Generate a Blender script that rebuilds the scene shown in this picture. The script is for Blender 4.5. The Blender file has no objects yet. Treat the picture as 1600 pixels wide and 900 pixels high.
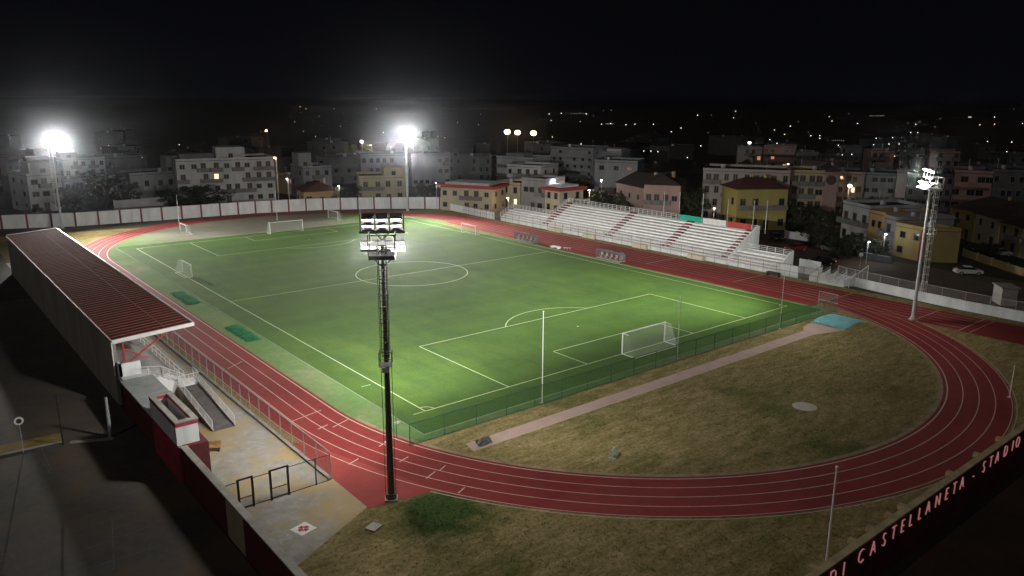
import bpy, math, random
from mathutils import Vector, Matrix
R = math.radians
scn = bpy.context.scene
col = scn.collection
random.seed(7)

# ------------------------------------------------------------------ camera
CAM = Vector((-65.7157, -56.1896, 27.9395)); YAW, PIT, ROL, FPX = 0.6852, 0.2403, 0.0049, 1200.96
Fw = Vector((math.sin(YAW)*math.cos(PIT), math.cos(YAW)*math.cos(PIT), -math.sin(PIT)))
Rt0 = Vector((math.cos(YAW), -math.sin(YAW), 0)); Up0 = Rt0.cross(Fw)
Rt = Rt0*math.cos(ROL)+Up0*math.sin(ROL); Up = -Rt0*math.sin(ROL)+Up0*math.cos(ROL)
cd = bpy.data.cameras.new('camera'); cam = bpy.data.objects.new('camera', cd); col.objects.link(cam)
mw = Matrix((Rt, Up, -Fw)).transposed().to_4x4(); mw.translation = CAM
cam.matrix_world = mw
cd.sensor_width = 36; cd.lens = FPX/1600*36; cd.clip_start = 0.5; cd.clip_end = 30000
scn.camera = cam

# ------------------------------------------------------------------ world (moonless night sky)
w = bpy.data.worlds.new('World'); scn.world = w; w.use_nodes = True
nt = w.node_tree; nt.nodes.clear()
bg = nt.nodes.new('ShaderNodeBackground'); ou = nt.nodes.new('ShaderNodeOutputWorld')
tc = nt.nodes.new('ShaderNodeTexCoord'); sp = nt.nodes.new('ShaderNodeSeparateXYZ'); rp = nt.nodes.new('ShaderNodeValToRGB')
nt.links.new(tc.outputs['Generated'], sp.inputs[0]); nt.links.new(sp.outputs['Z'], rp.inputs[0])
rp.color_ramp.elements[0].position = 0.0; rp.color_ramp.elements[0].color = (.0022, .0023, .0036, 1)
rp.color_ramp.elements[1].position = 0.35; rp.color_ramp.elements[1].color = (.0009, .0009, .0013, 1)
nt.links.new(rp.outputs[0], bg.inputs[0]); bg.inputs[1].default_value = 1.0
nt.links.new(bg.outputs[0], ou.inputs[0])

scn.view_settings.view_transform = 'Standard'; scn.view_settings.look = 'None'
scn.view_settings.gamma = 1; scn.view_settings.use_curve_mapping = False; scn.view_settings.exposure = 0.0
scn.render.engine = 'CYCLES'
cy = scn.cycles
cy.use_denoising = True; cy.max_bounces = 4; cy.diffuse_bounces = 2; cy.glossy_bounces = 2; cy.transparent_max_bounces = 12
cy.volume_bounces = 0; cy.sample_clamp_indirect = 2.0; cy.caustics_reflective = False; cy.caustics_refractive = False
cy.use_light_tree = True

# floodlight beams: (mast x, y, z) -> aim, watts, cone, blend
K = 2.1
def spot(name, loc, aim, watts, cone, blend, color=(1, .97, .9), rad=0.5):
    l = bpy.data.lights.new(name, 'SPOT'); l.energy = watts*K; l.spot_size = R(cone); l.spot_blend = blend
    l.color = color; l.shadow_soft_size = rad
    o = bpy.data.objects.new(name, l); col.objects.link(o); o.location = loc
    o.rotation_euler = (Vector(aim)-Vector(loc)).to_track_quat('-Z', 'Y').to_euler()
    return o
def point(name, loc, watts, color=(1, .97, .9), rad=0.4):
    l = bpy.data.lights.new(name, 'POINT'); l.energy = watts*K; l.color = color; l.shadow_soft_size = rad
    o = bpy.data.objects.new(name, l); col.objects.link(o); o.location = loc
    return o
M1 = (-40.7, -12.0); M2 = (36.8, -14.2); M3 = (-36.6, 135.5); M4 = (37.7, 112.8)
spot('flood_beam', (-40.2, -11.2, 18.6), (-8, 35, 0), 90000, 68, .95)       # near left mast: far throw
spot('flood_beam', (-40.2, -11.2, 18.4), (-20, 20, 0), 9000, 104, .8)      # near throw
spot('flood_beam', (-40.4, -11.2, 18.0), (-39.5, 12, 0), 12500, 96, .9)      # along the left straight
spot('flood_beam', (-39.9, -12.0, 18.2), (-14, -7.5, 0), 21000, 66, .98)     # towards the near D
spot('flood_beam', (36.2, -13.2, 18.6), (4, 36, 0), 88000, 68, .95)          # right mast
spot('flood_beam', (36.2, -13.2, 18.4), (12, 22, 0), 6500, 100, .8)
spot('flood_beam', (36.6, -13.2, 18.2), (43, 32, 0), 9000, 70, .95)
spot('flood_beam', (36.0, -14.0, 18.2), (2, -5, 0), 15000, 70, .95)
spot('flood_beam', (-36.2, 134.6, 18.6), (-24, 80, 0), 112000, 76, .9)
spot('flood_beam', (-36.2, 134.6, 18.4), (-18, 100, 0), 48000, 108, .75)
spot('flood_beam', (36.9, 112.0, 18.6), (22, 66, 0), 92000, 76, .9)
spot('flood_beam', (36.9, 112.0, 18.4), (20, 88, 0), 34000, 108, .75)
# stray light round the lamp heads
spot('flood_beam', (-39.9, -11.0, 18.8), (45, 43, 1), 88000, 44, .95)
point('flood_spill', (-38.8, -11.3, 18.0), 1700, rad=.7)
point('flood_spill', (-40.8, -10.0, 18.0), 1700, rad=.7)
point('flood_spill', (35.4, -12.4, 19.2), 1800)
point('flood_spill', (-36.0, 134.2, 18.7), 900)
point('flood_spill', (36.6, 111.4, 18.7), 900)
# dim sun lamp added as fill for the dark outer wall and facades
sl = bpy.data.lights.new('fill_sun', 'SUN'); sl.energy = .16; sl.angle = R(.5); sl.color = (1, .93, .86)
so = bpy.data.objects.new('fill_sun', sl); col.objects.link(so); so.rotation_euler = Vector((.72, .38, -.58)).to_track_quat('-Z', 'Y').to_euler()

# ------------------------------------------------------------------ helpers
def ray(x, y): return Fw + Rt*((x-800)/FPX) - Up*((y-450)/FPX)
def P(x, y, z=0.0):
    d = ray(x, y); t = (z-CAM.z)/d.z; return CAM + d*t
def onx(x, y, X): d = ray(x, y); return CAM + d*((X-CAM.x)/d.x)
def ony(x, y, Y): d = ray(x, y); return CAM + d*((Y-CAM.y)/d.y)
def proj(p):
    d = Vector(p)-CAM; z = d.dot(Fw); return (800+FPX*d.dot(Rt)/z, 450-FPX*d.dot(Up)/z)
def height(b, ytop):
    lo, hi = 0, 80
    for _ in range(40):
        m = (lo+hi)/2
        if proj((b[0], b[1], b[2]+m))[1] > ytop: lo = m
        else: hi = m
    return lo

class MB:
    def __init__(s): s.v = []; s.f = []
    def add(s, vs, fs):
        n = len(s.v); s.v += [tuple(a) for a in vs]; s.f += [tuple(i+n for i in f) for f in fs]; return s
    def box(s, x0, x1, y0, y1, z0, z1):
        if x0 > x1: x0, x1 = x1, x0
        if y0 > y1: y0, y1 = y1, y0
        if z0 > z1: z0, z1 = z1, z0
        return s.add([(x0,y0,z0),(x1,y0,z0),(x1,y1,z0),(x0,y1,z0),(x0,y0,z1),(x1,y0,z1),(x1,y1,z1),(x0,y1,z1)],
              [(0,3,2,1),(4,5,6,7),(0,1,5,4),(1,2,6,5),(2,3,7,6),(3,0,4,7)])
    def quad(s, *p): return s.add(p, [tuple(range(len(p)))])
    def bar(s, a, b, w, h=None, up=(0,0,1)):
        h = h or w; a = Vector(a); b = Vector(b); d = b-a
        if d.length < 1e-6: return s
        d.normalize(); u = Vector(up)
        if abs(d.dot(u)) > .98: u = Vector((1,0,0))
        x = d.cross(u).normalized()*w/2; y = x.cross(d).normalized()*h/2
        return s.add([a-x-y, a+x-y, a+x+y, a-x+y, b-x-y, b+x-y, b+x+y, b-x+y],
              [(3,2,1,0),(4,5,6,7),(0,1,5,4),(1,2,6,5),(2,3,7,6),(3,0,4,7)])
    def tube(s, a, b, r0, r1=None, n=8, caps=True):
        r1 = r0 if r1 is None else r1; a = Vector(a); b = Vector(b); d = (b-a).normalized()
        u = Vector((0,0,1)) if abs(d.z) < .95 else Vector((1,0,0))
        x = d.cross(u).normalized(); y = d.cross(x)
        vs = []
        for c, r in ((a, r0), (b, r1)):
            for i in range(n):
                t = 2*math.pi*i/n; vs.append(c + x*r*math.cos(t) + y*r*math.sin(t))
        fs = [(i, (i+1) % n, n+(i+1) % n, n+i) for i in range(n)]
        if caps: fs += [tuple(range(n))[::-1], tuple(range(n, 2*n))]
        return s.add(vs, fs)
    def prism(s, pts, z0, z1):
        n = len(pts); vs = [(p[0],p[1],z0) for p in pts]+[(p[0],p[1],z1) for p in pts]
        return s.add(vs, [tuple(range(n))[::-1], tuple(range(n,2*n))]+[(i,(i+1)%n,n+(i+1)%n,n+i) for i in range(n)])
    def ring(s, cx, cy, r0, r1, a0, a1, z, n=64):
        vs = []
        for i in range(n+1):
            t = a0+(a1-a0)*i/n; vs += [(cx+r0*math.cos(t), cy+r0*math.sin(t), z), (cx+r1*math.cos(t), cy+r1*math.sin(t), z)]
        return s.add(vs, [(2*i, 2*i+1, 2*i+3, 2*i+2) for i in range(n)])
    def strip(s, a, b, w, z):
        a = Vector((a[0], a[1], 0)); b = Vector((b[0], b[1], 0)); d = (b-a).normalized(); n = Vector((-d.y, d.x, 0))*w/2
        Z = Vector((0,0,z)); return s.quad(a-n+Z, b-n+Z, b+n+Z, a+n+Z)
    def build(s, name, mat, parent=None, org=None, smooth=False):
        me = bpy.data.meshes.new(name)
        o3 = Vector(org) if org is not None else Vector((0,0,0))
        me.from_pydata([tuple(Vector(v)-o3) for v in s.v], [], s.f)
        me.materials.append(mat); me.update()
        if smooth:
            for p in me.polygons: p.use_smooth = True
        o = bpy.data.objects.new(name, me); col.objects.link(o)
        if parent is not None: o.parent = parent
        elif org is not None: o.location = o3
        return o

def tag(o, label=None, cat=None, group=None, kind=None):
    if label: o['label'] = label
    if cat: o['category'] = cat
    if group: o['group'] = group
    if kind: o['kind'] = kind
    return o
def thing(name, label, cat, loc=(0,0,0), rz=0, group=None):
    o = bpy.data.objects.new(name, None); col.objects.link(o); o.location = loc; o.rotation_euler = (0,0,rz)
    o.empty_display_size = .3
    return tag(o, label, cat, group)
def struct(o): return tag(o, kind='structure')
def kids(o): return [c for c in col.objects if c.parent == o]
def copy_tree(o, parent=None):
    c = o.copy(); col.objects.link(c); c.parent = parent
    for ch in KID[o]: 
        k = ch.copy(); col.objects.link(k); k.parent = c
        for g in KID.get(ch, []):
            q = g.copy(); col.objects.link(q); q.parent = k
    return c
KID = {}
def reg(root):
    KID.clear()
    for o in col.objects:
        if o.parent is not None: KID.setdefault(o.parent, []).append(o)
    KID.setdefault(root, [])
    return root

# ------------------------------------------------------------------ materials
def nodes(name):
    m = bpy.data.materials.new(name); m.use_nodes = True; t = m.node_tree; b = t.nodes['Principled BSDF']; return m, t, b
def noise(t, scale, detail=4, rough=.6, vec=None, stretch=None, coord='pos'):
    n = t.nodes.new('ShaderNodeTexNoise'); n.inputs['Scale'].default_value = scale; n.inputs['Detail'].default_value = detail
    n.inputs['Roughness'].default_value = rough
    if coord == 'pos': src = t.nodes.new('ShaderNodeNewGeometry').outputs['Position']
    else: src = t.nodes.new('ShaderNodeTexCoord').outputs['Object']
    if stretch:
        mp = t.nodes.new('ShaderNodeMapping'); mp.inputs['Scale'].default_value = stretch; t.links.new(src, mp.inputs[0]); src = mp.outputs[0]
    t.links.new(src, n.inputs['Vector']); return n.outputs['Fac']
def ramp(t, fac, stops):
    r = t.nodes.new('ShaderNodeValToRGB'); e = r.color_ramp.elements
    while len(e) < len(stops): e.new(.5)
    for i, (p, c) in enumerate(stops): e[i].position = p; e[i].color = tuple(c)+(1,)
    t.links.new(fac, r.inputs[0]); return r.outputs[0]
def mix(t, fac, a, b, mode='MIX'):
    m = t.nodes.new('ShaderNodeMix'); m.data_type = 'RGBA'; m.blend_type = mode
    if isinstance(fac, (int, float)): m.inputs[0].default_value = fac
    else: t.links.new(fac, m.inputs[0])
    for i, x in ((6, a), (7, b)):
        if isinstance(x, tuple): m.inputs[i].default_value = x+(1,) if len(x) == 3 else x
        else: t.links.new(x, m.inputs[i])
    return m.outputs[2]
def bump(t, b, fac, strength, dist=.05):
    n = t.nodes.new('ShaderNodeBump'); n.inputs['Strength'].default_value = strength; n.inputs['Distance'].default_value = dist
    t.links.new(fac, n.inputs['Height']); t.links.new(n.outputs[0], b.inputs['Normal'])
def mat(name, c, rough=.8, var=.25, scale=1.5, metal=0, spec=.3, bmp=0, coord='pos', streak=False):
    m, t, b = nodes(name); b.inputs['Roughness'].default_value = rough; b.inputs['Metallic'].default_value = metal
    b.inputs['Specular IOR Level'].default_value = spec
    if var:
        f = noise(t, scale, 5, .65, coord=coord, stretch=((1,1,.25) if streak else None))
        lo = tuple(max(0, x*(1-var)) for x in c); hi = tuple(min(1, x*(1+var)) for x in c)
        t.links.new(ramp(t, f, [(.3, lo), (.7, hi)]), b.inputs['Base Color'])
        if bmp: bump(t, b, f, bmp)
    else: b.inputs['Base Color'].default_value = tuple(c)+(1,)
    return m
def emit(name, c, s):
    m, t, b = nodes(name); b.inputs['Base Color'].default_value = (.8,.8,.8,1)
    b.inputs['Emission Color'].default_value = tuple(c)+(1,); b.inputs['Emission Strength'].default_value = s; return m
def netmat(name, c, alpha):
    m, t, b = nodes(name); b.inputs['Base Color'].default_value = tuple(c)+(1,); b.inputs['Roughness'].default_value = .8
    b.inputs['Alpha'].default_value = alpha; return m

def mat_turf():
    m, t, b = nodes('turf'); b.inputs['Roughness'].default_value = .9; b.inputs['Specular IOR Level'].default_value = .15
    n1 = noise(t, .035, 3, .5); n2 = noise(t, .35, 5, .7, stretch=(1, .25, 1)); n3 = noise(t, 6, 3, .6)
    c = ramp(t, n1, [(.33, (.052, .102, .013)), (.5, (.064,.130,.018)), (.67, (.084, .146, .026))])
    c = mix(t, ramp(t, n2, [(.42,(0,0,0)),(.7,(1,1,1))]), c, (.050, .108, .026), 'MIX')
    c2 = ramp(t, n3, [(.3, (.8,.8,.8)), (.7, (1.15,1.15,1.15))])
    c = mix(t, 1.0, c, c2, 'MULTIPLY')
    c = mix(t, 1.0, c, ramp(t, noise(t, .16, 6, .75), [(.34, (.80,.84,.80)), (.52, (1,1,1)), (.70, (1.12,1.06,1.08))]), 'MULTIPLY')
    # faint mowing direction bands across the pitch
    sx = t.nodes.new('ShaderNodeTexWave'); sx.inputs['Scale'].default_value = .055; sx.bands_direction = 'Y'; sx.inputs['Distortion'].default_value = .6
    t.links.new(t.nodes.new('ShaderNodeNewGeometry').outputs['Position'], sx.inputs['Vector'])
    c3 = ramp(t, sx.outputs['Fac'], [(.35, (.965,.965,.965)), (.65, (1.02,1.025,1.015))])
    c = mix(t, 1.0, c, c3, 'MULTIPLY')
    t.links.new(c, b.inputs['Base Color']); bump(t, b, n3, .2, .02); return m
def mat_apron():
    m, t, b = nodes('worn_apron'); b.inputs['Roughness'].default_value = .95; b.inputs['Specular IOR Level'].default_value = .1
    n1 = noise(t, .09, 5, .65); n2 = noise(t, 1.2, 5, .7)
    c = ramp(t, n1, [(.46, (.13, .225, .075)), (.58, (.18, .235, .11)), (.70, (.27, .255, .17))])
    c = mix(t, 1.0, c, ramp(t, n2, [(.3, (.85,.85,.85)), (.7, (1.12,1.12,1.1))]), 'MULTIPLY')
    t.links.new(c, b.inputs['Base Color']); return m
def mat_sand():
    m, t, b = nodes('grey_sand'); b.inputs['Roughness'].default_value = .95; b.inputs['Specular IOR Level'].default_value = .1
    n1 = noise(t, .12, 5, .65)
    sep = t.nodes.new('ShaderNodeSeparateXYZ'); t.links.new(t.nodes.new('ShaderNodeNewGeometry').outputs['Position'], sep.inputs[0])
    ad = t.nodes.new('ShaderNodeMath'); ad.operation = 'MULTIPLY_ADD'; ad.inputs[1].default_value = 9; t.links.new(n1, ad.inputs[0]); t.links.new(sep.outputs['X'], ad.inputs[2])
    mr = t.nodes.new('ShaderNodeMapRange'); mr.inputs['From Min'].default_value = -24; mr.inputs['From Max'].default_value = -17; t.links.new(ad.outputs[0], mr.inputs[0])
    mr2 = t.nodes.new('ShaderNodeMapRange'); mr2.inputs['From Min'].default_value = 27; mr2.inputs['From Max'].default_value = 17; t.links.new(ad.outputs[0], mr2.inputs[0])
    mu = t.nodes.new('ShaderNodeMath'); mu.operation = 'MULTIPLY'; t.links.new(mr.outputs[0], mu.inputs[0]); t.links.new(mr2.outputs[0], mu.inputs[1])
    sand = ramp(t, n1, [(.35, (.17,.165,.125)), (.65, (.23,.22,.175))])
    c = mix(t, mu.outputs[0], (.12, .19, .065), sand)
    t.links.new(c, b.inputs['Base Color']); return m
def mat_dry():
    m, t, b = nodes('dry_grass'); b.inputs['Roughness'].default_value = 1; b.inputs['Specular IOR Level'].default_value = .05
    n1 = noise(t, .075, 5, .65); n2 = noise(t, .8, 7, .85, stretch=(.5, 1.4, 1)); n3 = noise(t, 3.2, 5, .85)
    a = ramp(t, n2, [(.32, (.11, .10, .036)), (.46, (.19, .16, .068)), (.58, (.28, .225, .115)), (.72, (.37, .29, .165))])
    g = ramp(t, n2, [(.3, (.055, .075, .020)), (.7, (.16, .155, .055))])
    f = ramp(t, n1, [(.34, (1,1,1)), (.47, (0,0,0))])
    c = mix(t, f, a, g)
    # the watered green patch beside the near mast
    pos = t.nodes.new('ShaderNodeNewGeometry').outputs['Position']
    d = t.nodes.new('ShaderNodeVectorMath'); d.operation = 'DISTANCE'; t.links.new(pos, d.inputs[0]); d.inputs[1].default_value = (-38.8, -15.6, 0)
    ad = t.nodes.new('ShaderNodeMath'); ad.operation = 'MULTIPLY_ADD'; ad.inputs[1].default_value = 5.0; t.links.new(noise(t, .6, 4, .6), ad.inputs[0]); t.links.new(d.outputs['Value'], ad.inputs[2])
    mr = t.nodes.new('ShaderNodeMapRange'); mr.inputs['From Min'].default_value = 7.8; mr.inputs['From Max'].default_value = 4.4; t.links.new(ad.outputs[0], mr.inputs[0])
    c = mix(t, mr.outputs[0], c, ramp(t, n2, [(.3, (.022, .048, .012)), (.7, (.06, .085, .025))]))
    c = mix(t, 1.0, c, ramp(t, n3, [(.34, (.45,.48,.44)), (.5, (1.02,1.0,.97)), (.66, (1.4,1.34,1.28))]), 'MULTIPLY')
    t.links.new(c, b.inputs['Base Color']); bump(t, b, n3, .45, .05); return m
def mat_track():
    m, t, b = nodes('red_track'); b.inputs['Roughness'].default_value = .85; b.inputs['Specular IOR Level'].default_value = .2
    n1 = noise(t, .11, 5, .6); n2 = noise(t, 9, 3, .7)
    c = ramp(t, n1, [(.32, (.165, .017, .016)), (.68, (.235, .026, .024))])
    c = mix(t, 1.0, c, ramp(t, n2, [(.3, (.85,.85,.85)), (.7, (1.12,1.12,1.12))]), 'MULTIPLY')
    n4 = noise(t, 1.1, 6, .8)
    c = mix(t, 1.0, c, ramp(t, n4, [(.30, (.78,.80,.82)), (.48, (1,1,1)), (.72, (1.10,1.16,1.18))]), 'MULTIPLY')
    t.links.new(c, b.inputs['Base Color']); return m
def mat_concrete(name, a, b2, c2, ochre):
    m, t, b = nodes(name); b.inputs['Roughness'].default_value = .85
    n1 = noise(t, .22, 6, .7); n2 = noise(t, .9, 6, .75); n3 = noise(t, .16, 3, .5, stretch=(1.3,.8,1))
    c = ramp(t, n2, [(.3, a), (.55, b2), (.75, c2)])
    f = ramp(t, n1, [(.44, (0,0,0)), (.62, (.9,.9,.9))])
    c = mix(t, f, c, ochre)
    t.links.new(c, b.inputs['Base Color']); bump(t, b, n2, .15, .02); return m
def mat_leaf(name, a, b2):
    m, t, b = nodes(name); b.inputs['Roughness'].default_value = .8
    t.links.new(ramp(t, noise(t, .9, 4, .7, coord='obj'), [(.3, a), (.7, b2)]), b.inputs['Base Color']); return m

T = dict(
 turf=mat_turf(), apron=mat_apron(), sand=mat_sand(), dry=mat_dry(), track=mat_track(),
 plaza=mat_concrete('plaza_concrete', (.20,.19,.175), (.30,.285,.26), (.42,.395,.36), (.36,.255,.105)),
 asphalt=mat_concrete('car_park_asphalt', (.055,.050,.047), (.078,.070,.066), (.10,.09,.084), (.11,.082,.055)),
 brownroad=mat_concrete('brown_worn_asphalt', (.06,.045,.032), (.085,.064,.046), (.11,.085,.06), (.13,.085,.045)),
 earth=mat('bare_earth', (.05,.042,.032), .95, .5, .05),
 line=mat('line_paint', (.72,.72,.70), .6, .12, 3),
 pline=mat('pitch_line_paint', (.40,.50,.30), .7, .2, 2),
 trackline=mat('track_line_paint', (.50,.33,.29), .7, .2, 2),
 white=mat('white_paint', (.74,.75,.74), .5, .08, 2),
 whitewall=mat('white_rendered_wall', (.74,.76,.77), .8, .16, .6, streak=True),
 stand=mat('white_stand_concrete', (.80,.80,.79), .75, .12, .8),
 greywall=mat('grey_back_wall', (.30,.275,.25), .9, .25, .35, streak=True),
 redwall=mat('dark_red_wall', (.10,.026,.028), .85, .2, .5),
 pinkwall=mat('carmine_painted_wall', (.36,.045,.07), .8, .15, .8),
 beige=mat('beige_wall', (.36,.30,.19), .9, .15, .8),
 coping=mat('weathered_coping', (.33,.31,.28), .9, .25, 1.2),
 ledge=mat('ochre_stone_ledge', (.42,.33,.19), .9, .3, .8),
 roofred=mat('dark_red_roof_sheet', (.125,.027,.022), .85, .3, .3, spec=.08),
 ridge=mat('roof_seam_metal', (.20,.085,.07), .8, .2, 1, spec=.1),
 red=mat('red_paint', (.42,.05,.06), .55, .12, 2),
 greypost=mat('dull_grey_post', (.10,.10,.10), .6, .2, 3),
 riser=mat('shaded_grey_riser', (.18,.18,.185), .8, .2, 1),  # dark tone paints in the shadow line under each seat row
 aisle=mat('brick_red_step_paint', (.13,.034,.030), .7, .2, 2),
 pilaster=mat('faded_red_pilaster', (.20,.068,.075), .8, .15, 2),
 darkred=mat('brown_red_paint', (.17,.035,.035), .7, .2, 2),
 steel=mat('galvanised_steel', (.45,.46,.47), .45, .15, 3, metal=.4),
 dark=mat('dark_metal', (.035,.033,.033), .6, .3, 3),
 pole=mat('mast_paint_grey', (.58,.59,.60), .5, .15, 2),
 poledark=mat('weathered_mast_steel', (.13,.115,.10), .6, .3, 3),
 rubber=mat('black_rubber', (.02,.02,.02), .9, 0),
 glass=mat('dark_window_glass', (.015,.017,.02), .12, 0, spec=.6),
 wood=mat('worn_brown_wood', (.34,.20,.08), .8, .35, 4),
 pink=mat('faded_pink_runway', (.40,.29,.26), .9, .12, .8),
 blue=mat('light_blue_tarpaulin', (.16,.40,.42), .6, .2, 1.2, bmp=.6),
 greentarp=mat('green_ground_sheet', (.020,.14,.055), .95, .35, .8, spec=.05),
 fgreen=mat('fence_green_paint', (.03,.09,.055), .6, .2, 2),
 greennet=netmat('green_netting', (.012,.085,.045), .34),
 wirenet=netmat('wire_mesh', (.45,.42,.42), .16),
 pinknet=netmat('pink_wire_mesh', (.50,.26,.27), .30),
 goalnet=netmat('goal_net', (.75,.78,.75), .15),
 clear=netmat('clear_dugout_panel', (.16,.17,.19), .5),
 circle=mat('pale_concrete_circle', (.42,.40,.36), .9, .15, 1),
 cloth_green=mat('banner_green', (.02,.42,.28), .8, .1, 1), cloth_white=mat('banner_white', (.72,.72,.70), .8, .08, 1),
 cloth_red=mat('banner_red', (.42,.07,.06), .8, .12, 1),
 tyre=mat('tyre', (.02,.02,.02), .9, 0),
 cream=mat('cream_bay_light', (.62,.56,.42), .8, .1, 1),
 lens=emit('floodlight_lens', (1, .99, .95), 40),
 panel_glow=emit('painted_panel_glow', (1, .99, .95), .5),
 street_w=emit('cool_street_lamp', (.85, .93, 1), 14), street_y=emit('warm_street_lamp', (1, .62, .34), 16),
 red_l=emit('red_tail_lamp', (1, .06, .03), 9), head_l=emit('white_head_lamp', (1,.95,.85), 8),
 win_lit=emit('lit_window', (1, .80, .50), 1.2), win_or=emit('orange_lit_balcony', (1, .38, .14), .5),
 letter=emit('lit_pink_letter', (1, .33, .33), .24),
)

# ------------------------------------------------------------------ ground sheets
struct(MB().quad((-6000,-3000,0), (14000,-3000,0), (14000,14000,0), (-6000,14000,0)).build('ground', T['earth']))
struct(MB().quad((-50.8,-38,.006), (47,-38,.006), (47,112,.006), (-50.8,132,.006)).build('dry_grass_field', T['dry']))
# far corner turf between track and perimeter wall stays dry grass; car park and road outside
struct(MB().quad((-130,-80,.005), (-51.6,-80,.005), (-51.6,70,.005), (-130,70,.005)).build('car_park', T['asphalt']))
struct(MB().quad((-51.6,-80,.005), (140,-80,.005), (140,-39.2,.005), (-51.6,-39.2,.005)).build('outer_road', T['brownroad']))
struct(MB().quad((48.5,-39,.005), (73,-39,.005), (73,110,.005), (48.5,110,.005)).build('side_street', T['brownroad']))

CX, CY0, CY1, RI = 0.0, 6.0, 90.4, 36.5
LW = 1.36
# apron (worn synthetic grass inside the track)
def stadium(r, x_right=None, n=48):
    pts = []
    for i in range(n+1):
        t = math.pi+math.pi*i/n; pts.append((r*math.cos(t), CY0+r*math.sin(t)))
    for i in range(n+1):
        t = math.pi*i/n; pts.append((r*math.cos(t), CY1+r*math.sin(t)))
    return pts
ap = MB(); pts = [(-36.6,-5.4)]
pts = [(-RI*math.cos(t)*1.0, 0) for t in []]
ap.quad((-36.4,-5.4,.012), (33,-5.4,.012), (33,CY1,.012), (-36.5,CY1,.012))
struct(ap.build('worn_apron', T['apron']))
sa = MB(); sp_ = [(RI*math.cos(math.pi*i/48), CY1+RI*math.sin(math.pi*i/48), .010) for i in range(49)]
sa.quad(*sp_); struct(sa.build('far_sand_area', T['sand']))

tr = MB()
ZT = .016
ro = RI+4*LW+.12
def ringpts(cy, a0, a1, n=96): tr.ring(0, cy, RI-.35, ro, a0, a1, ZT, n)
ringpts(CY0, math.pi, 2*math.pi); ringpts(CY1, 0, math.pi)
tr.quad((-ro,CY0,ZT), (-RI+.35,CY0,ZT), (-RI+.35,CY1,ZT), (-ro,CY1,ZT))
tr.quad((RI-.35,CY0,ZT), (ro,CY0,ZT), (ro,CY1,ZT), (RI-.35,CY1,ZT))
struct(tr.build('running_track', T['track']))
x6 = RI+6*LW
t2 = MB()
t2.quad((ro,CY0,ZT), (x6+.1,CY0,ZT), (x6+.1,CY1+4,ZT), (ro,CY1+4,ZT))            # two outer sprint lanes
t2.quad((33,-2,ZT-.002), (36.3,-2,ZT-.002), (36.3,92,ZT-.002), (35.2,92,ZT-.002), (34.2,68,ZT-.002), (33,45,ZT-.002))
t2.quad((RI-.3,CY0,ZT+.003), (RI-.3,-37,ZT+.003), (x6+.1,-37,ZT+.003), (x6+.1,CY0,ZT+.003))
t2.quad((ro,CY1+4,ZT), (x6+.1,CY1+4,ZT), (41.5,103,ZT), (38.5,107.5,ZT))
struct(t2.build('sprint_straight', T['track']))
t3 = MB(); t3.quad((-42.6,-12.2,ZT+.003), (-37.4,-12.9,ZT+.003), (-40.9,-1.5,ZT+.003), (-42.6,2,ZT+.003))
struct(t3.build('track_access_area', mat('plain_red_surface', (.26,.034,.030), .85, .15, .5)))

ZL = .023
ln = MB(); wl = .085
for k in range(5):
    r = RI+k*LW; ww = wl if k else .12
    ln.ring(0, CY0, r-ww/2, r+ww/2, math.pi, 2*math.pi, ZL, 120); ln.ring(0, CY1, r-ww/2, r+ww/2, 0, math.pi, ZL, 120)
    ln.strip((-r,CY0), (-r,CY1), ww, ZL)
for k in range(7):
    x = RI+k*LW; ln.strip((x,-20), (x,CY1 if k < 5 else 95), wl, ZL)
ln.ring(0, CY0, RI+4*LW+.32, RI+4*LW+.40, math.pi+.2, 2*math.pi, ZL-.012, 100)
def seg(a, b, w=.1): ln.strip(P(*a), P(*b), w, ZL+.003)
for a, b in [((455,659),(502,641)), ((497,671),(512,664)), ((545,726),(560,717)), ((592,698),(606,690)), ((624,722),(638,714)),
             ((666,748),(680,737)), ((686,736),(696,728)), ((716,771),(726,762)), ((355,577),(378,565)), ((520,668),(545,655))]: seg(a, b)
for y in (-20, -14.3, -2.0, 13.5, 31.5): ln.strip((RI,y), (x6,y), .13, ZL+.003)
ln.strip((RI,-21.2), (x6,-21.2), .1, ZL+.003)
struct(ln.build('track_lines', T['trackline']))

# football pitch
HW, L = 30.04, 100.65
struct(MB().quad((-32.9,-4.2,.020), (32.2,-4.2,.020), (32.2,103.7,.020), (-32.9,103.7,.020)).build('football_pitch', T['turf']))
pl = MB(); z = .027; w_ = .13
def pr(x0, y0, x1, y1): 
    for a, b in (((x0,y0),(x1,y0)), ((x1,y0),(x1,y1)), ((x1,y1),(x0,y1)), ((x0,y1),(x0,y0))): pl.strip(a, b, w_, z)
pr(-HW, 0, HW, L); pl.strip((-HW, L/2), (HW, L/2), w_, z+.003)
for s in (0, 1):
    yy = (lambda v: L-v) if s else (lambda v: v)
    for hw, d in ((20.16, 16.5), (9.16, 5.5)):
        pl.strip((-hw, yy(0)), (-hw, yy(d)), w_, z+.003); pl.strip((hw, yy(0)), (hw, yy(d)), w_, z+.003); pl.strip((-hw, yy(d)), (hw, yy(d)), w_, z+.003)
    a = math.asin(5.5/9.15)
    if s: pl.ring(0, yy(11), 9.08, 9.22, math.pi+a, 2*math.pi-a, z, 40)
    else: pl.ring(0, yy(11), 9.08, 9.22, a, math.pi-a, z, 40)
    pl.ring(0, yy(11), 0, .14, 0, 2*math.pi, z, 12)
    for sx in (-1, 1):
        a0 = {(0,-1):0, (0,1):math.pi/2, (1,1):math.pi, (1,-1):1.5*math.pi}[(s,sx)]
        pl.ring(sx*HW, yy(0), .94, 1.06, a0, a0+math.pi/2, z+.003, 12)
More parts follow.
